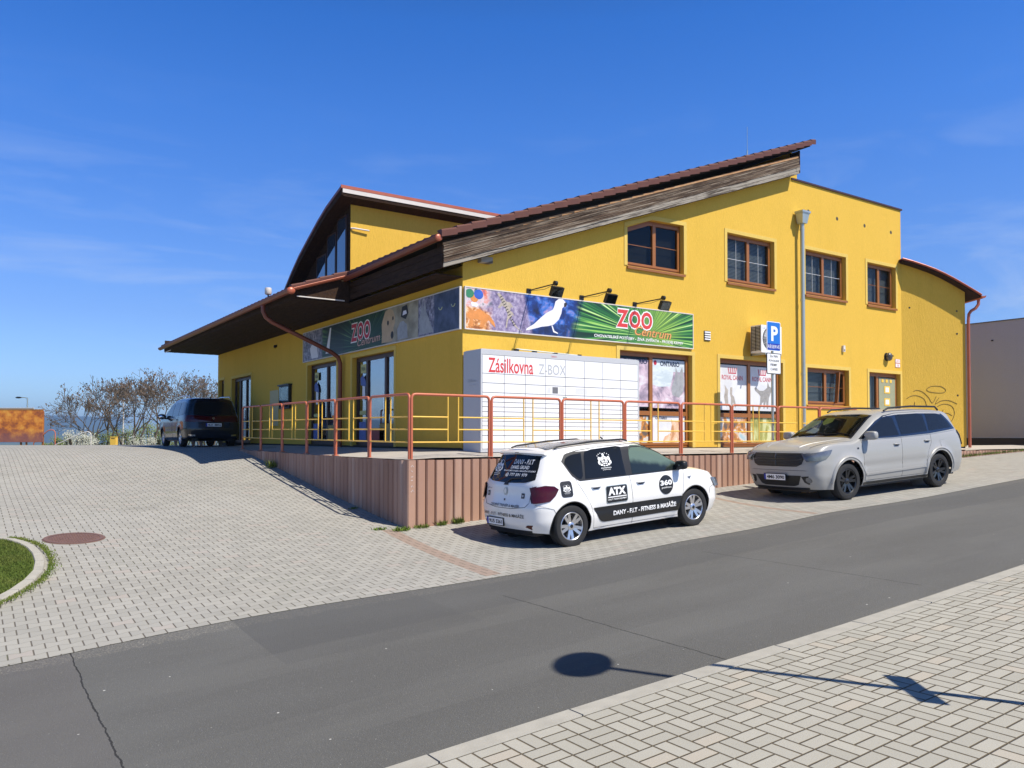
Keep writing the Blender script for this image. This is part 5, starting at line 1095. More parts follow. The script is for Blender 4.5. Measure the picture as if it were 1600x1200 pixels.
        # weighted look comes from the dense loft; under tray and wheel housings
        x0,x1=s.xt(.35)+.12,s.xn(.35)-.12; u=MB(); ra=s.P['ra']; ax=sorted(s.P['axles']); segs=[(x0,ax[0]-ra),(ax[0]+ra,ax[1]-ra),(ax[1]+ra,x1)]
        for k_,(a,b) in enumerate(segs): w_=s.W*(.88 if k_==1 else .70); u.box((a,-w_,.20),(b,w_,.30))
        u.box((x0,-.48,.22),(x1,.48,.32)); u.build('under_tray',M['black'],s.t)
        for xa in ax:
            for sg in(1,-1):
                h=MB()
                k=20; yo=s.W*.93; vs=[(xa+(ra+.005)*math.cos(pi*q/k*1.16-.25),sg*y,s.P['rw']+(ra+.005)*math.sin(pi*q/k*1.16-.25)) for q in range(k+1) for y in(.45,yo)]
                h.add(vs,[(2*q,2*q+1,2*q+3,2*q+2) for q in range(k)]); h.add([(xa+ra*math.cos(2*pi*q/k),sg*.46,s.P['rw']+ra*math.sin(2*pi*q/k)) for q in range(k)],[tuple(range(k))])
                h.build('wheel_housing',M['black'],s.t)
        return o
    def archlip(s,xa,sg,mat,r=.018,a0=-12,a1=192,rad=None,out=.0):
        rad=rad or s.P['ra']; pts=[]
        for k in range(29):
            a=R(a0+(a1-a0)*k/28); x,z=xa+rad*math.cos(a),s.P['rw']+rad*math.sin(a); pts.append((x,sg*(s.side(x,max(z,.22))+out),z))
        return MB().tube(pts,r,6).build('arch_trim',mat,s.t,smooth=60)
    # --- patches that follow the skin
    def _grid(s,poly,res):
        us=[p[0] for p in poly]; u0,u1=min(us),max(us); N_=max(2,int((u1-u0)/res)); cols=[]
        xs=sorted(set([round(u0+(u1-u0)*i/N_,5) for i in range(N_+1)]+[round(u,5) for u in us])); n=len(poly)
        for x in xs:
            xx=min(max(x,u0+1e-5),u1-1e-5); zs=[]
            for k in range(n):
                (a,b),(c,d)=poly[k],poly[(k+1)%n]
                if (a-xx)*(c-xx)<0: zs.append(b+(d-b)*(xx-a)/(c-a))
            if len(zs)>=2: cols.append((x,min(zs),max(zs)))
        return cols
    def patch(s,kind,poly,off,mat,name,par=None,res=.04,rows=6,sg=1,thick=0):
        cols=s._grid(poly,res); f={'side':lambda a,b,o:(a,sg*s.side(a,b,o),b),'rear':lambda a,b,o:(s.rear(a,b,o),a,b),'front':lambda a,b,o:(s.front(a,b,o),a,b),'top':lambda a,b,o:(a,b,s.top(a,b,o))}[kind]
        mb=MB(); m=rows+1; vs=[f(x,z0+(z1-z0)*j/rows,off) for x,z0,z1 in cols for j in range(m)]; n=len(cols)
        fs=[(i*m+j,(i+1)*m+j,(i+1)*m+j+1,i*m+j+1) for i in range(n-1) for j in range(rows)]
        if thick:
            k=len(vs); vs+=[f(x,z0+(z1-z0)*j/rows,off-thick) for x,z0,z1 in cols for j in range(m)]
            e=[(i*m,(i+1)*m) for i in range(n-1)]+[((i+1)*m+rows,i*m+rows) for i in range(n-1)]+[(j+1,j) for j in range(rows)]+[((n-1)*m+j,(n-1)*m+j+1) for j in range(rows)]
            fs+=[(b,a,k+a,k+b) for a,b in e]
        mb.add(vs,fs); return mb.build(name,mat,par or s.t,smooth=40,fix=True)
    def text(s,kind,body,u0,u1,v0,v1,off,mat,name,sg=1,bold=.0,par=None,slope=0):
        f={'side':lambda a,b,w:(a,sg*s.side(a,b,off),b),'rear':lambda a,b,w:(s.rear(a,b,off),a,b),'front':lambda a,b,w:(s.front(a,b,off),a,b)}[kind]
        mb=MB(); put_text(mb,body,lambda a,b,w:f(a,b+slope*(a-u0),w),u0,u1,v0,v1,0,0,bold); return mb.build(name,mat,par or s.t)
    def seam(s,kind,pts,mat=None,r=.0035,sg=1,off=.0,name='panel_gap',n=6):
        P=[]
        for (a,b),(c,d) in zip(pts[:-1],pts[1:]):
            for k in range(n): t=k/n; P.append((a+(c-a)*t,b+(d-b)*t))
        P.append(pts[-1]); f={'side':lambda a,b:(a,sg*s.side(a,b,off),b),'rear':lambda a,b:(s.rear(a,b,off),a,b),'front':lambda a,b:(s.front(a,b,off),a,b),'top':lambda a,b:(a,b,s.top(a,b,off))}[kind]
        return MB().tube([f(a,b) for a,b in P],r,5).build(name,mat or M['black'],s.t,smooth=60)
    def wheel(s,xa,sg,rim,style,wd=.21,ysh=0):
        r=s.P['rw']; y=sg*(s.P['track']/2); W_=thing('wheel','','wheel'); W_.name='wheel'; del W_['category']; W_.parent=s.t; W_.location=(xa,y,r); 
        if 'label' in W_: del W_['label']
        o=sg; h=wd/2; rr_=r*.68
        prof=[(rr_,-h*.9),(r*.80,-h*1.0),(r*.93,-h*.92),(r*.985,-h*.72),(r,-h*.5),(r,h*.5),(r*.985,h*.72),(r*.93,h*.92),(r*.80,h*1.0),(rr_+.004,h*.93),(rr_-.004,h*.80)]
        mb=MB(); mb.lathe([(a,b*o) for a,b in prof],48,'y')
        for k in range(60):
            a=2*pi*k/60
            for q in(-.55,.1): 
                c=Vector((math.cos(a)*(r+.0005),(q*h),math.sin(a)*(r+.0005))); tn=Vector((-math.sin(a),0,math.cos(a))); mb.add([c-tn*.004,c+tn*.004,c+tn*.004+Vector((0,h*.42,0)),c-tn*.004+Vector((0,h*.42,0))],[(0,1,2,3)],1)
        mb.build('tyre',[M['rub'],M['black']],W_,smooth=35)
        bb=MB(); bb.lathe([(rr_,o*h*.80),(rr_-.012,o*h*.86),(rr_-.022,o*h*.80),(rr_-.03,o*h*.2),(rr_-.05,-o*h*.5)],48,'y'); bb.build('rim',rim,W_,smooth=40)
        dk=MB(); dk.lathe([(rr_-.045,-o*h*.45),(.001,-o*h*.45)],32,'y'); dk.build('brake_disc',M['black'],W_)
        sp=MB(); yf=o*h*.70; n=5 if style!='six' else 6
        for k in range(n):
            a=2*pi*k/n+pi/2+(.1 if xa>0 else .45)
            for e in(-1,1):
                if style=='double': a0,a1,w0,w1=a+e*.22,a+e*.20,.024,.024; r0=.05
                elif style=='ykey': a0,a1,w0,w1=a+e*.20,a+e*.22,.024,.024; r0=.045
                else: a0,a1,w0,w1=a+e*.22,a+e*.24,.016,.018; r0=.04
                pA=Vector((math.cos(a0)*r0,yf-o*.012,math.sin(a0)*r0)); pB=Vector((math.cos(a1)*(rr_-.012),yf+o*.012,math.sin(a1)*(rr_-.012))); d=(pB-pA).normalized(); s_=Vector((0,1,0)).cross(d); 
                vs=[]
                for p,w_ in((pA,w0),(pB,w1)):
                    for yy in(0,-o*.030): vs+= [p+s_*w_+Vector((0,yy,0)),p-s_*w_+Vector((0,yy,0))]
                sp.add(vs,[(0,1,5,4),(0,4,6,2),(1,3,7,5),(0,2,3,1),(4,5,7,6)])
        sp.lathe([(.001,yf+o*.006),(.040,yf+o*.004),(.058,yf-o*.006),(.062,yf-o*.03)],20,'y'); sp.build('spokes',rim,W_,smooth=30,fix=True)
        hc=MB(); hc.lathe([(.001,yf+o*.009),(.026,yf+o*.008),(.03,yf+o*.004)],16,'y'); hc.build('hub_cap',M['black'],W_,smooth=40); return W_
def mirror(c,x,z,sg,mat,scale=1,name='mirror',box=False):
    y=c.side(x,z-.06); t_=MB(); M_=lambda v:v
    t_.sphere((0,0,0),1,1,1,n=20,M=lambda v:Vector((x-.02+.075*scale*math.copysign(abs(v.x)**(.55 if box else 1),v.x),sg*(y+.13*scale)+.125*scale*math.copysign(abs(v.y)**(.55 if box else 1),v.y),z+.085*scale*math.copysign(abs(v.z)**(.55 if box else 1),v.z)))); t_.tube([(x+.02,sg*(y-.02),z-.07),(x,sg*(y+.06),z-.05)],.028,8); o=t_.build(name,mat,c.t,smooth=180)
    MB().sphere((x-.065*scale,sg*(y+.135*scale),z),.035*scale,.10*scale,.065*scale,n=12).build('mirror_glass',M['chrome'],o,smooth=180); return o
def handle(c,x,z,sg,mat):
    y=c.side(x,z); mb=MB(); mb.sphere((x,sg*(y+.001),z-.008),.075,.006,.028,n=12); q=mb.build('handle_recess',M['line'],c.t,smooth=180); MB().tube([(x-.085,sg*(y+.004),z+.004),(x-.06,sg*(y+.028),z+.008),(x+.06,sg*(y+.028),z+.010),(x+.085,sg*(y+.004),z+.008)],.014,8).build('handle',mat,c.t,smooth=60)
def inset(poly,k):
    cx=sum(p[0] for p in poly)/len(poly); cy=sum(p[1] for p in poly)/len(poly); return [(cx+(a-cx)*k,cy+(b-cy)*k) for a,b in poly]
def plate(c,kind,u0,u1,v0,v1,text,off,eu=True,flip=False):
    "number plate as a flat plate in front of the skin"
    f=c.rear if kind=='rear' else c.front; sgn=-1 if kind=='rear' else 1; um=(u0+u1)/2
    xe=f(um,(v0+v1)/2)+sgn*off; t_=MB(); t_.box((xe,u0-.012,v0-.012),(xe-sgn*.02,u1+.012,v1+.012)); o=t_.build('number_plate',M['black'],c.t)
    q=lambda a,b,w:(xe+sgn*w,a,b); mb=MB(); mb.prism(rect(u0,u1,v0,v1),lambda a,b,w:Vector(q(a,b,w)),-.002,.003); mb.build('plate_field',M['wht'],o,fix=True)
    L_,R_=(u1,u0) if kind=='rear' else (u0,u1)
    # viewed from outside: rear view has +y at the left
    a=u1 if kind=='rear' else u0
    if kind=='rear': eu0,eu1,t0,t1=u1-.045,u1,u1-.065,u0+.02
    else: eu0,eu1,t0,t1=u0,u0+.045,u0+.065,u1-.02
    mb=MB(); mb.prism(rect(eu0,eu1,v0,v1),lambda a,b,w:Vector(q(a,b,w)),.003,.0045); mb.build('blue_strip',M['dblue'],o,fix=True)
    mb=MB(); put_text(mb,text,q,t0,t1,v0+.02,v1-.02,.0055,0,.03); mb.build('digits',M['blk'],o); return o
lampred=Mt('red lamp glass',.12,coat=.15,spec=.35); lampred.col(lampred.mix(lampred.noise(9,3,kind='Object'),(.03,.001,.002),(.085,.003,.005))); lampred=lampred.m
lampclr=Mt('clear lamp glass',.05,coat=1); lampclr.col(lampclr.mix(lampclr.noise(7,3,kind='Object'),(.012,.013,.015),(.20,.21,.23))); lampclr=lampclr.m
# ---------- white hatchback
wp=paint('white car paint',(.80,.79,.77),.25,.8)
SP=dict(W=1.735,axles=(-1.295,1.295),rw=.318,ra=.365,track=1.52,belt=.97,flare=.022,line=(.50,-.014),n=8.,p=4.2,r=.13,bow=.07,bowf=.22,ns=60,
 top=[(-2.2,1.40),(-1.70,1.455),(-1.45,1.492),(-1.0,1.525),(-.5,1.54),(-.1,1.535),(.2,1.505),(.42,1.455),(.65,1.355),(.95,1.185),(1.22,1.035),(1.32,1.0),(1.55,.965),(1.8,.905),(1.95,.85),(2.04,.79),(2.2,.70)],
 tail=[(.15,-1.80),(.25,-1.88),(.38,-1.935),(.62,-1.945),(.70,-1.915),(.80,-1.885),(.95,-1.865),(1.02,-1.83),(1.10,-1.775),(1.40,-1.60),(1.46,-1.57),(1.6,-1.54)],
 nose=[(.15,1.98),(.25,2.07),(.40,2.125),(.60,2.115),(.75,2.06),(.85,1.98),(1.0,1.9),(1.6,1.9)],
 w=[(.15,.88),(.22,.915),(.30,.945),(.42,.985),(.6,1.0),(.75,.998),(.88,.985),(.97,.955),(1.05,.925),(1.2,.865),(1.4,.775),(1.55,.72)],
 bot=[(-2.2,.30),(-1.7,.24),(-1.2,.20),(1.2,.20),(1.8,.20),(2.2,.24)])
gz=lambda x,y:zg(x,y)
cxm=(-.633+1.954)/2; slope=math.atan2(.162,2.587)
c=Car('white_hatchback','white hatchback with fitness lettering parked below the walkway, rear towards us','car' and SP,(cxm,-3.44,(-.617-.455)/2-.318*1.0),(0,-slope,0),wp); c.body()
BK=M['black']; G_=M['cglass']
solidg=Mt('dark car glass',.04,spec=.3); solidg.col((.012,.013,.013)); solidg=solidg.m
grng=Mt('greenish car glass',.04,spec=.45); x_,y_,z_=grng.xyz('Object'); nn_=grng.noise(3.2,3,kind='Object'); grng.col(grng.mix(((z_-1.12)*2.2+nn_*.5+x_*.35).step(.30,.55),(.018,.024,.022),(.12,.17,.13))); grng=grng.m
gf=[(-.03,.985),(.02,1.36),(.10,1.435),(.28,1.425),(.50,1.345),(.80,1.195),(1.02,1.065),(1.02,.985)]
gr=[(-.98,.995),(-.88,1.385),(-.72,1.42),(-.20,1.437),(-.12,1.42),(-.155,.985)]
gq=[(-1.24,1.33),(-1.12,1.365),(-.93,1.38),(-1.02,1.0),(-1.10,1.0),(-1.22,1.12),(-1.29,1.25)]
bel=[(-1.33,1.28),(-1.24,1.385),(-1.0,1.425),(-.5,1.455),(0.1,1.458),(.30,1.448),(.52,1.368),(.82,1.215),(1.10,1.055),(1.12,.968),(-1.10,.968),(-1.22,1.06)]
for sg in(-1,1):
    fr=c.patch('side',bel,.003,BK,'window_surround',sg=sg,rows=10)
    c.patch('side',gf,.006,grng,'side_window',sg=sg,rows=8); c.patch('side',gr,.006,solidg,'side_window',sg=sg,rows=8); c.patch('side',gq,.006,solidg,'quarter_window',sg=sg,rows=6)
    c.seam('side',[(-.06,.22),(-.07,.55),(-.10,.97)],sg=sg); c.seam('side',[(1.10,.97),(1.07,.80),(.98,.45),(.93,.24)],sg=sg,r=.003); c.seam('side',[(-1.16,1.02),(-1.13,.93),(-1.0,.72),(-.90,.52),(-.86,.24)],sg=sg,r=.003); c.seam('side',[(-.86,.235),(.93,.235)],sg=sg,r=.003)
    c.seam('side',[(-1.86,.68),(-1.62,.60),(-1.58,.52)],sg=sg,r=.0025); c.seam('side',[(1.66,.52),(1.70,.62),(1.95,.68)],sg=sg,r=.0025)
    for xa in c.P['axles']: c.archlip(xa,sg,BK,.010,out=-.004); 
    handle(c,.12,.845,sg,wp); handle(c,-.80,.855,sg,wp)
    mirror(c,.98,1.05,sg,BK,.85,box=True)
    # tail lamp wraps round the corner
    c.patch('side',[(-1.86,.93),(-1.70,.955),(-1.56,.935),(-1.50,.885),(-1.56,.80),(-1.66,.72),(-1.875,.70)],.007,lampred,'tail_lamp',sg=sg,rows=8,res=.02)
    c.patch('side',[(1.74,.78),(1.98,.76),(2.0,.62),(1.84,.62)],.006,lampclr,'headlight',sg=sg,rows=5,res=.03)
    c.patch('side',[(.0,0)]and[(1.16,.84),(1.25,.85),(1.24,.80),(1.17,.80)],.006,lampclr,'indicator',sg=sg,rows=2)
    c.patch('rear',[(sg*.826,.94),(sg*.70,.955),(sg*.60,.93),(sg*.59,.78),(sg*.63,.70),(sg*.838,.70)],.008,lampred,'tail_lamp',rows=8,res=.02)
    c.patch('rear',[(sg*.50,.345),(sg*.55,.375),(sg*.76,.385),(sg*.78,.33),(sg*.62,.30)],.005,lampred,'reflector',rows=3,res=.02)
    # roof bars: black rails
    MB().tube([(-1.35,sg*.565,1.475),(-1.25,sg*.57,1.50),(-.6,sg*.58,1.535),(.0,sg*.575,1.53),(.12,sg*.57,1.50)],.014,8).build('roof_rail',BK,c.t,smooth=60)
c.patch('top',[(-1.45,-.52),(-1.45,.52),(.1,.52),(.1,-.52)],.003,plain('black roof foil',(.05,.05,.055),.25,coat=.6,var=.4,scale=3),'roof_foil',rows=10,res=.1)
c.patch('top',[(-.95,-.05),(-.95,.18),(-.55,.18),(-.55,-.05)],.0055,M['wht'],'white_roof_patch',rows=3)
for y in(-.44,-.36,-.28): c.patch('top',[(-1.42,y),(-1.42,y+.025),(.08,y+.025),(.08,y)],.0055,plain('grey foil stripe',(.45,.45,.46),.3),'roof_stripe',rows=1,res=.1)
MB().tube([(.10,0,1.53),(.06,0,1.56)],.012,6).build('antenna_base',BK,c.t)
c.patch('top',[(.42,-.62),(.42,.62),(1.16,.70),(1.16,-.70)],.006,M['wglass'] and solidg,'windscreen',rows=10,res=.05)
# rear window, spoiler, tailgate
rg=[(-.615,1.035),(-.45,.995),(0,.98),(.45,.995),(.615,1.035),(.655,1.12),(.625,1.24),(.56,1.375),(0,1.40),(-.56,1.375),(-.625,1.24),(-.655,1.12)]
RG=c.patch('rear',rg,.006,solidg,'rear_window',rows=10,res=.04)
mb=MB(); ys=lin(-.60,.60,16)
vs=[]
for y in ys:
    k=(abs(y)/.62)**2; xr=-1.575+.07*k
    vs+=[(xr+.10,y,1.475-.02*k),(xr-.035,y,1.452-.022*k),(xr-.065,y,1.425-.022*k),(xr-.02,y,1.405-.025*k),(xr+.06,y,1.40-.025*k)]
mb.add(vs,[(i*5+j,i*5+j+1,(i+1)*5+j+1,(i+1)*5+j) for i in range(16) for j in range(4)]+[(0,1,2,3,4),tuple(16*5+j for j in range(5))[::-1]]); mb.build('spoiler',wp,c.t,smooth=50,fix=True)
MB().box((-1.642,-.05,1.418),(-1.636,.05,1.43)).build('brake_light',lampred,c.t)
for a,b in(((-.64,1.03),(-.60,.90)),((.64,1.03),(.60,.90))): c.seam('rear',[a,b],r=.003)
c.seam('rear',[(-.59,.78),(-.585,.70),(-.52,.64),(-.2,.605),(.2,.605),(.52,.64),(.585,.70),(.59,.78)],r=.004)
MB().tube([(c.rear(0,.995)-.01,-.02,1.0),(c.rear(0,1.05)-.03,-.12,1.05),(c.rear(.0,1.09)-.02,-.36,1.06)],.010,6).build('rear_wiper',BK,c.t)
c.patch('rear',[(-.05,1.0),(-.06,.95),(.06,.95),(.05,1.0)],.012,BK,'wiper_pivot',rows=2,res=.02)
c.patch('rear',[(-.03,.91),(-.055,.86),(-.03,.80),(.03,.80),(.055,.86),(.03,.91)],.010,M['galv'],'badge',rows=3,res=.015); c.patch('rear',[(-.018,.895),(-.032,.86),(-.014,.82),(.014,.82),(.032,.86),(.018,.895)],.012,wp,'badge',rows=3,res=.015)
c.patch('rear',[(-.015,.745),(.015,.745),(.015,.715),(-.015,.715)],.008,BK,'lock',rows=1,res=.02)
for y in(.50,-.44): c.patch('rear',[(y-.035,.84),(y+.035,.84),(y+.035,.765),(y-.035,.765)],.007,BK,'square_sticker',rows=2,res=.03); c.patch('rear',[(y-.018,.82),(y+.018,.82),(y+.018,.785),(y-.018,.785)],.009,M['gtx'],'square_sticker_mark',rows=1,res=.03)
c.text('rear','STEPWAY',.56,.40,.872,.892,.008,M['blk'],'model_lettering')
c.text('rear','OSOBNÍ TRENÉR & MASÉR',.36,-.40,.625,.675,.009,plain('blue black lettering',(.02,.025,.05),.4),'tailgate_lettering',bold=.012)
c.text('rear','DANY - F.I.T - FITNESS & MASÁŽE',.64,-.50,.475,.535,.008,M['blk'],'bumper_lettering',bold=.012)
for s_,u0,u1,v0,v1 in(('DANY - F.I.T',.02,-.46,1.255,1.325),('DANIEL GRUND',.05,-.40,1.185,1.235),('SOUKROMÉ FITNESS A MASÁŽNÍ STUDIO',.22,-.56,1.145,1.172),('@ 777 591 979',.12,-.42,1.07,1.125)): c.text('rear',s_,u0,u1,v0,v1,.011,M['wht'],'window_lettering',bold=.015,par=RG)
def muscle(kind,cx,cz,s_,off,par,mat,sg=1):
    "white strongman sticker: shoulders, chest, arms, belly blocks, with lettering"
    f={'side':lambda a,b:(a,sg*c.side(a,b,off),b),'rear':lambda a,b:(c.rear(a,b,off),a,b)}[kind]; mb=MB(); dirn=-1 if kind=='rear' else 1
    def E(x,z,rx,rz,n=12): mb.poly([f(cx+dirn*(x+rx*math.cos(2*pi*k/n))*s_,cz+(z+rz*math.sin(2*pi*k/n))*s_) for k in range(n)])
    for x,z,rx,rz in((0,.95,.13,.15),(-.22,.62,.2,.15),(.22,.62,.2,.15),(-.55,.60,.16,.2),(.55,.60,.16,.2),(-.66,.28,.13,.18),(.66,.28,.13,.18),(-.42,.08,.16,.10),(.42,.08,.16,.10),(-.12,.36,.10,.08),(.12,.36,.10,.08),(-.12,.18,.10,.07),(.12,.18,.10,.07),(0,.78,.2,.06),(-.3,.36,.06,.14),(.3,.36,.06,.14),(-.15,-.02,.12,.06),(.15,-.02,.12,.06)): E(x,z,rx,rz)
    for k in range(7): 
        a=pi*.80-pi*.6*k/6
        if k!=3: E(.85*math.cos(a),.55+.62*math.sin(a)*.95,.05,.05,6)
    for k in range(9): E(-.55+1.1*k/8,-.22,.05,.06,4)
    for k in range(7): E(-.42+.84*k/6,-.38,.045,.04,4)
    mb.build('strongman_sticker',mat,par)
muscle('rear',.40,1.14,.15,.011,RG,M['wht'])
plate(c,'rear',.02,.46,.335,.435,'9U5 5261',.022)
sw=c.patch('side',[(-.60,1.08),(-.60,1.081),(-.59,1.081)],.0062,solidg,'decal_base',sg=-1,rows=1,res=.02)
muscle('side',-.52,1.16,.17,.010,sw,M['wht'],-1)
def rr2(cx,cz,w,h,r): return [(cx+a,cz+b) for a,b in rrect(-w/2,w/2,-h/2,h/2,r)]
bd=c.patch('side',rr2(-1.36,.875,.205,.235,.045),.006,M['blk'],'rear_badge_sticker',sg=-1,rows=6,res=.03); muscle('side',-1.36,.84,.085,.009,bd,M['wht'],-1)
a_=c.patch('side',rr2(-.40,.715,.44,.27,.035),.005,M['galv'],'gym_sticker_edge',sg=-1,rows=4); a_=c.patch('side',rr2(-.40,.715,.42,.25,.03),.007,M['blk'],'gym_sticker',sg=-1,rows=4)
c.text('side','ATX',-.58,-.22,.70,.82,.010,M['wht'],'sticker_letters',-1,.06,a_); c.patch('side',[(-.59,.665),(-.21,.665),(-.21,.682),(-.59,.682)],.010,M['wht'],'sticker_line',a_,sg=-1,rows=1); c.text('side','QUALITY TRAINING EQUIPMENT',-.59,-.21,.622,.65,.010,M['wht'],'sticker_letters',-1,.02,a_)
ci=c.patch('side',[(.66+.155*math.cos(2*pi*k/28),.755+.155*math.sin(2*pi*k/28)) for k in range(28)],.007,M['blk'],'round_sticker',sg=-1,rows=8,res=.02)
c.text('side','360',.53,.79,.745,.83,.010,M['wht'],'sticker_letters',-1,.04,ci); c.text('side','gradofitness',.55,.77,.69,.725,.010,M['wht'],'sticker_letters',-1,.01,ci)
bn=c.patch('side',[(-.88,.545),(.985,.545),(.955,.345),(.93,.31),(-.66,.305),(-.74,.335)],.006,M['blk'],'black_side_banner',sg=-1,rows=5)
c.text('side','DANY - F.I.T - FITNESS & MASÁŽE',-.48,.86,.385,.475,.010,M['wht'],'banner_letters',-1,.03,bn)
rim1=plain('machined alloy rim',(.62,.62,.64),.28,.9,var=.05)
for xa in c.P['axles']:
    for sg in(-1,1): c.wheel(xa,sg,rim1,'ykey')
c.patch('rear',[(-.70,.22),(.70,.22),(.66,.29),(-.66,.29)],.004,BK,'rear_valance',rows=2)
# ---------- grey seven seater
gp=paint('pale grey car paint',(.34,.335,.32),.38,.35)
DP=dict(W=1.84,axles=(-1.445,1.445),rw=.355,ra=.415,track=1.60,belt=1.10,flare=.04,line=(.62,-.010),n=11.,p=5.2,r=.12,bow=.05,bowf=.14,ns=56,
 top=[(-2.7,1.50),(-2.25,1.565),(-2.05,1.60),(-1.6,1.645),(-1.0,1.675),(-.4,1.68),(0,1.665),(.25,1.62),(.45,1.55),(.80,1.36),(1.10,1.195),(1.20,1.165),(1.5,1.145),(1.9,1.11),(2.12,1.07),(2.28,1.015),(2.37,.955),(2.5,.88)],
 tail=[(.2,-2.38),(.35,-2.46),(.55,-2.50),(.85,-2.48),(1.05,-2.44),(1.15,-2.38),(1.5,-2.22),(1.6,-2.18),(1.8,-2.1)],
 nose=[(.2,2.26),(.3,2.32),(.5,2.40),(.70,2.405),(.90,2.385),(.98,2.33),(1.06,2.22),(1.15,2.12),(1.8,2.1)],
 w=[(.2,.91),(.3,.945),(.45,.985),(.7,1.0),(.9,.995),(1.05,.975),(1.12,.955),(1.2,.925),(1.4,.86),(1.6,.79),(1.75,.75)],
 bot=[(-2.7,.36),(-2.0,.27),(-1.3,.24),(1.3,.24),(1.9,.23),(2.5,.26)])
fx,fy=5.88,-4.56; rx_,ry_=8.77,-4.78; hd=math.atan2(fy-ry_,fx-rx_); lft=Vector((-math.sin(hd),math.cos(hd))); fz,rz_=-.134,.031
mid=Vector(((fx+rx_)/2,(fy+ry_)/2))-lft*(1.60/2+.10); sl2=math.atan2(fz-rz_,2.89)
d=Car('grey_family_car','pale grey family car with black wheels parked facing left beside the walkway',DP,(mid.x,mid.y,(fz+rz_)/2-.355),(0,-sl2,hd),gp); d.body(); c=d
gf=[(-.20,1.155),(-.18,1.50),(-.05,1.535),(.18,1.51),(.55,1.36),(.92,1.175),(.92,1.155)]
gr=[(-1.16,1.185),(-1.16,1.53),(-.9,1.56),(-.36,1.565),(-.28,1.54),(-.28,1.158)]
gq=[(-2.04,1.225),(-1.98,1.33),(-1.82,1.475),(-1.68,1.525),(-1.24,1.552),(-1.22,1.19)]
bel=[(-2.16,1.19),(-2.02,1.37),(-1.84,1.52),(-1.66,1.565),(-1.0,1.60),(-.3,1.60),(.10,1.565),(.40,1.465),(.80,1.27),(1.05,1.14),(.0,1.12),(-1.2,1.135)]
dkl=plain('black gloss trim',(.012,.012,.013),.15,coat=.7)
for sg in(-1,1):
    c.patch('side',bel,.003,dkl,'window_surround',sg=sg,rows=10)
    for nm,g_ in(('side_window',gf),('side_window',gr),('quarter_window',gq)): c.patch('side',g_,.006,solidg,nm,sg=sg,rows=8)
    c.seam('side',[(-2.14,1.165),(-1.2,1.122),(0,1.11),(1.02,1.128)],M['chrome'] and plain('bright belt strip',(.55,.55,.56),.3,.6),.007,sg=sg,off=.003,name='belt_strip')
    c.seam('side',[(-.22,.32),(-.22,.7),(-.24,1.13)],sg=sg,r=.003); c.seam('side',[(1.0,1.13),(.98,.95),(.96,.55),(.93,.32)],sg=sg,r=.003); c.seam('side',[(-1.22,1.14),(-1.20,.95),(-1.08,.78),(-1.0,.6),(-.98,.33)],sg=sg,r=.003); c.seam('side',[(-.98,.33),(.93,.33)],sg=sg,r=.003)
    c.patch('side',[(-.96,.50),(.92,.47),(.92,.425),(-.96,.455)],.012,gp,'sill_strip',sg=sg,rows=2,thick=.012)
    c.patch('side',[(-1.02,.30),(1.02,.30),(1.02,.245),(-1.02,.245)],.004,BK,'sill_shadow_strip',sg=sg,rows=2)
    for xa in c.P['axles']: 
        c.archlip(xa,sg,BK,.010,out=-.006); c.archlip(xa,sg,gp,.035,rad=c.P['ra']+.055,out=-.018,a0=0,a1=180)
    handle(c,-.06,.975,sg,gp); handle(c,-1.06,.99,sg,gp)
    mirror(c,.86,1.20,sg,gp,1.0,box=True)
    c.patch('side',[(1.10,.985),(1.15,.985),(1.15,.955),(1.10,.955)],.006,BK,'side_badge',sg=sg,rows=1)
    c.patch('side',[(-1.66,.98),(-1.50,.98),(-1.50,.84),(-1.66,.84)],.0035,gp,'fuel_flap',sg=sg,rows=2); c.seam('side',[(-1.66,.98),(-1.50,.98),(-1.50,.84),(-1.66,.84),(-1.66,.98)],M['line'],.002,sg=sg)
    c.patch('side',[(-2.46,1.13),(-2.28,1.16),(-2.20,1.12),(-2.30,.98),(-2.36,.82),(-2.48,.84)],.01,BK,'tail_lamp',sg=sg,rows=5,res=.03)
    # headlight wraps round the corner
    hl=[(1.86,.99),(2.0,.98),(2.20,.96),(2.362,.94),(2.385,.80),(2.2,.80),(2.04,.82),(1.93,.90)]
    c.patch('side',hl,.006,lampclr,'headlight',sg=sg,rows=6,res=.03)
    c.patch('front',[(sg*.64,.945),(sg*.905,.945),(sg*.912,.80),(sg*.66,.78)],.008,lampclr,'headlight',rows=5,res=.03)
    c.patch('front',[(sg*.675,.93),(sg*.79,.93),(sg*.79,.82),(sg*.69,.815)],.011,BK,'headlight_bezel',rows=3,res=.03)
    fl=[(sg*.56,.50),(sg*.84,.52),(sg*.84,.36),(sg*.66,.345),(sg*.57,.40)]; c.patch('front',fl,.006,BK,'fog_lamp_housing',rows=4,res=.03)
    c.patch('front',[(sg*.69+.055*math.cos(2*pi*k/14),.43+.055*math.sin(2*pi*k/14)) for k in range(14)],.014,lampclr,'fog_lamp',rows=3,res=.02)
    MB().tube([(-1.85,sg*.66,1.60),(-1.75,sg*.665,1.675),(-.9,sg*.68,1.715),(-.15,sg*.68,1.705),(-.02,sg*.675,1.655)],.019,8).build('roof_rail',BK,c.t,smooth=60)
gr_=[(-.62,.945),(.62,.945),(.635,.86),(.59,.74),(.48,.69),(-.48,.69),(-.59,.74),(-.635,.86)]
c.patch('front',gr_,.006,BK,'grille',rows=6,res=.05)
for z in(.73,.775,.875,.915): c.seam('front',[(-.55,z),(.55,z)],plain('grille slat',(.03,.03,.032),.3),.006,off=.008,name='grille_slat',n=12)
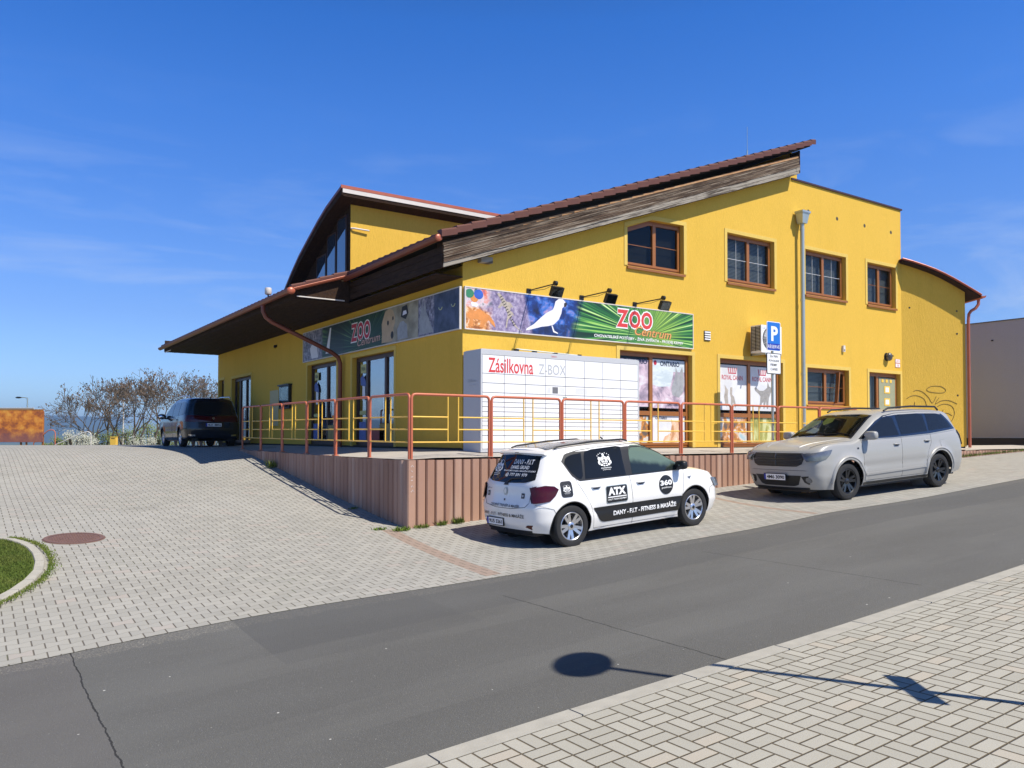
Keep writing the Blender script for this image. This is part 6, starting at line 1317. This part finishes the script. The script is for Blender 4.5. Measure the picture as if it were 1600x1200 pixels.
c.seam('front',[(-.60,.83),(.60,.83)],plain('grille slat',(.04,.04,.042),.25),.014,off=.008,name='grille_bar',n=12); c.seam('front',[(0,.70),(0,.94)],plain('grille slat',(.04,.04,.042),.25),.014,off=.008,name='grille_bar')
c.patch('front',[(-.56,.52),(.56,.52),(.46,.34),(.38,.31),(-.38,.31),(-.46,.34)],.005,BK,'lower_intake',rows=4,res=.05)
c.seam('front',[(-.88,.60),(-.6,.615),(0,.62),(.6,.615),(.88,.60)],M['line'],.004,n=10)
plate(c,'front',-.26,.26,.43,.54,'4M6 3090',.05)
c.patch('front',[(-.80,.24),(.80,.24),(.74,.285),(-.74,.285)],.004,BK,'front_lip',rows=2)
c.patch('top',[(.30,-.64),(.30,.64),(1.13,.76),(1.13,-.76)],.004,dkl,'windscreen_surround',rows=12,res=.05)
scr=Mt('windscreen with reflections',.03,spec=.6,coat=1); x_,y_,z_=scr.xyz('Object'); sn=scr.noise(2.1,3,kind='Object',dist=.8)
scr.col(scr.mix(sn.step(.5,.62)*y_.gt(-.05).inv(),(.012,.014,.014),(.05,.055,.045)))
WS=c.patch('top',[(.34,-.60),(.34,.60),(1.08,.72),(1.08,-.72)],.0085,M['cglass'],'windscreen',rows=12,res=.05)
# things behind the glass; flat patches paint the cabin's shade and light
c.patch('top',[(.86,-.70),(.86,.70),(1.10,.74),(1.10,-.74)],-.045+.05,BK,'dashboard',rows=10,res=.06)
c.patch('top',[(.36,-.58),(.36,.58),(.86,.68),(.86,-.68)],.0055,plain('dark cabin',(.014,.015,.016),.7),'cabin_dark',rows=10,res=.06)
lt=plain('bright papers on dashboard',(.80,.80,.78),.7,var=.1); c.patch('top',[(.80,-.36),(.86,-.16),(1.02,-.20),(.99,-.46)],.0066,lt,'papers',rows=4,res=.04)
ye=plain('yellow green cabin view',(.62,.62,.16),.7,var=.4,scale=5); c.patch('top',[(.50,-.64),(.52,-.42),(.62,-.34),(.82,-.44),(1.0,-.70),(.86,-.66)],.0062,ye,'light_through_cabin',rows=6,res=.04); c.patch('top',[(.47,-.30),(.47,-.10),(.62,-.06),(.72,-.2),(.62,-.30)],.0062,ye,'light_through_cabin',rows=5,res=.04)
mb=MB(); P_=[(1.08,-.55),(1.03,-.1),(1.05,.35)]; mb.tube([(x,y,c.top(x,y,.022)) for x,y in P_],.009,5); mb.build('wiper',BK,c.t)
MB().tube([(1.08,.1,c.top(1.08,.1,.02)),(1.02,.4,c.top(1.02,.4,.022)),(1.04,.68,c.top(1.04,.68,.022))],.009,5).build('wiper',BK,c.t)
for sg in(-1,1): c.seam('top',[(2.20,sg*.66),(1.9,sg*.74),(1.5,sg*.80),(1.16,sg*.82)],M['line'],.004,off=.0,n=6); c.seam('top',[(2.18,sg*.40),(1.7,sg*.52),(1.2,sg*.60)],gp,.012,off=-.006,name='bonnet_crease',n=6)
rim2=plain('black alloy rim',(.022,.022,.024),.30,.4,coat=.5,var=.1)
for xa in c.P['axles']:
    for sg in(-1,1): c.wheel(xa,sg,rim2,'double',.225)
# ---------- dark people carrier in the shade
bp=paint('dark blue black car paint',(.005,.007,.014),.18,.35)
MP=dict(DP); MP.update(W=1.88,flare=.012,rw=.33,ra=.37,
 top=[(-2.7,1.60),(-2.25,1.66),(-1.6,1.70),(-.6,1.72),(0,1.70),(.4,1.60),(.9,1.35),(1.3,1.15),(1.8,1.03),(2.2,.9),(2.5,.8)],
 tail=[(.2,-2.30),(.35,-2.36),(.6,-2.38),(.95,-2.34),(1.1,-2.30),(1.55,-2.16),(1.8,-2.1)],
 w=[(.2,.91),(.3,.95),(.6,1.0),(.9,.995),(1.05,.97),(1.3,.90),(1.6,.80),(1.8,.76)])
e=Car('dark_people_carrier','dark blue people carrier parked in the shade under the low roof',MP,(-1.50,15.15,zg(-1.6,15)+.0),(0,0,pi/2),bp); e.t.scale=(.90,.93,.94); e.body(); c=e
for sg in(-1,1):
    for g_ in([(-.18,1.06),(-.16,1.50),(.10,1.53),(.5,1.42),(.95,1.16),(.95,1.06)],[(-1.16,1.07),(-1.14,1.54),(-.28,1.56),(-.28,1.06)],[(-2.1,1.12),(-1.95,1.46),(-1.8,1.53),(-1.26,1.55),(-1.26,1.08)]): c.patch('side',g_,.006,solidg,'side_window',sg=sg,rows=6)
    c.seam('side',[(-1.2,.3),(-1.2,1.05)],sg=sg); c.seam('side',[(-.22,.3),(-.22,1.05)],sg=sg); c.seam('side',[(-1.0,.46),(1.0,.44)],M['chrome'],.009,sg=sg,off=.004,name='chrome_strip')
    mirror(c,.86,1.08,sg,BK,1.2); handle(c,-.06,.92,sg,bp); handle(c,-1.06,.93,sg,bp)
    MB().tube([(-1.95,sg*.66,1.66),(-1.85,sg*.67,1.74),(-.5,sg*.69,1.775),(.05,sg*.68,1.73)],.018,8).build('roof_rail',M['chrome'],c.t,smooth=60)
    c.patch('rear',[(sg*.62,1.06),(sg*.90,1.08),(sg*.92,.86),(sg*.60,.84)],.008,lampred,'tail_lamp',rows=4,res=.03); c.patch('side',[(-2.32,1.08),(-2.12,1.06),(-2.10,.86),(-2.36,.86)],.008,lampred,'tail_lamp',sg=sg,rows=4,res=.03)
    c.patch('rear',[(sg*.60,.42),(sg*.80,.43),(sg*.80,.38),(sg*.60,.37)],.008,M['chrome'],'reflector',rows=2)
c.patch('rear',[(-.66,1.10),(.66,1.10),(.60,1.50),(.3,1.56),(-.3,1.56),(-.60,1.50)],.006,solidg,'rear_window',rows=8)
plate(c,'rear',-.26,.26,.70,.81,'4U1 8856',.03); c.patch('rear',[(.045*math.cos(2*pi*k/12),.98+.045*math.sin(2*pi*k/12)) for k in range(12)],.01,M['chrome'],'badge',rows=2,res=.02)
c.seam('rear',[(-.88,.62),(.88,.62)],n=8)
MB().tube([(-1.9,0,1.69),(-1.98,0,1.80)],.02,6,r_end=.006).build('antenna',BK,c.t)
for xa in c.P['axles']:
    for sg in(-1,1): c.wheel(xa,sg,rim1,'double',.22)
# ================= AIR
hm=bpy.data.materials.new('haze air'); hm.use_nodes=True; t_=hm.node_tree; t_.nodes.remove(t_.nodes['Principled BSDF']); pv_=t_.nodes.new('ShaderNodeVolumePrincipled'); pv_.inputs['Color'].default_value=(.42,.66,1,1); pv_.inputs['Density'].default_value=.00028; pv_.inputs['Anisotropy'].default_value=.2
t_.links.new(pv_.outputs[0],t_.nodes['Material Output'].inputs['Volume'])
st_=MB(); st_.box((-6200,-420,-42),(6200,7200,140)); hz_o=st_.build('haze',hm); tag(hz_o,kind='stuff')
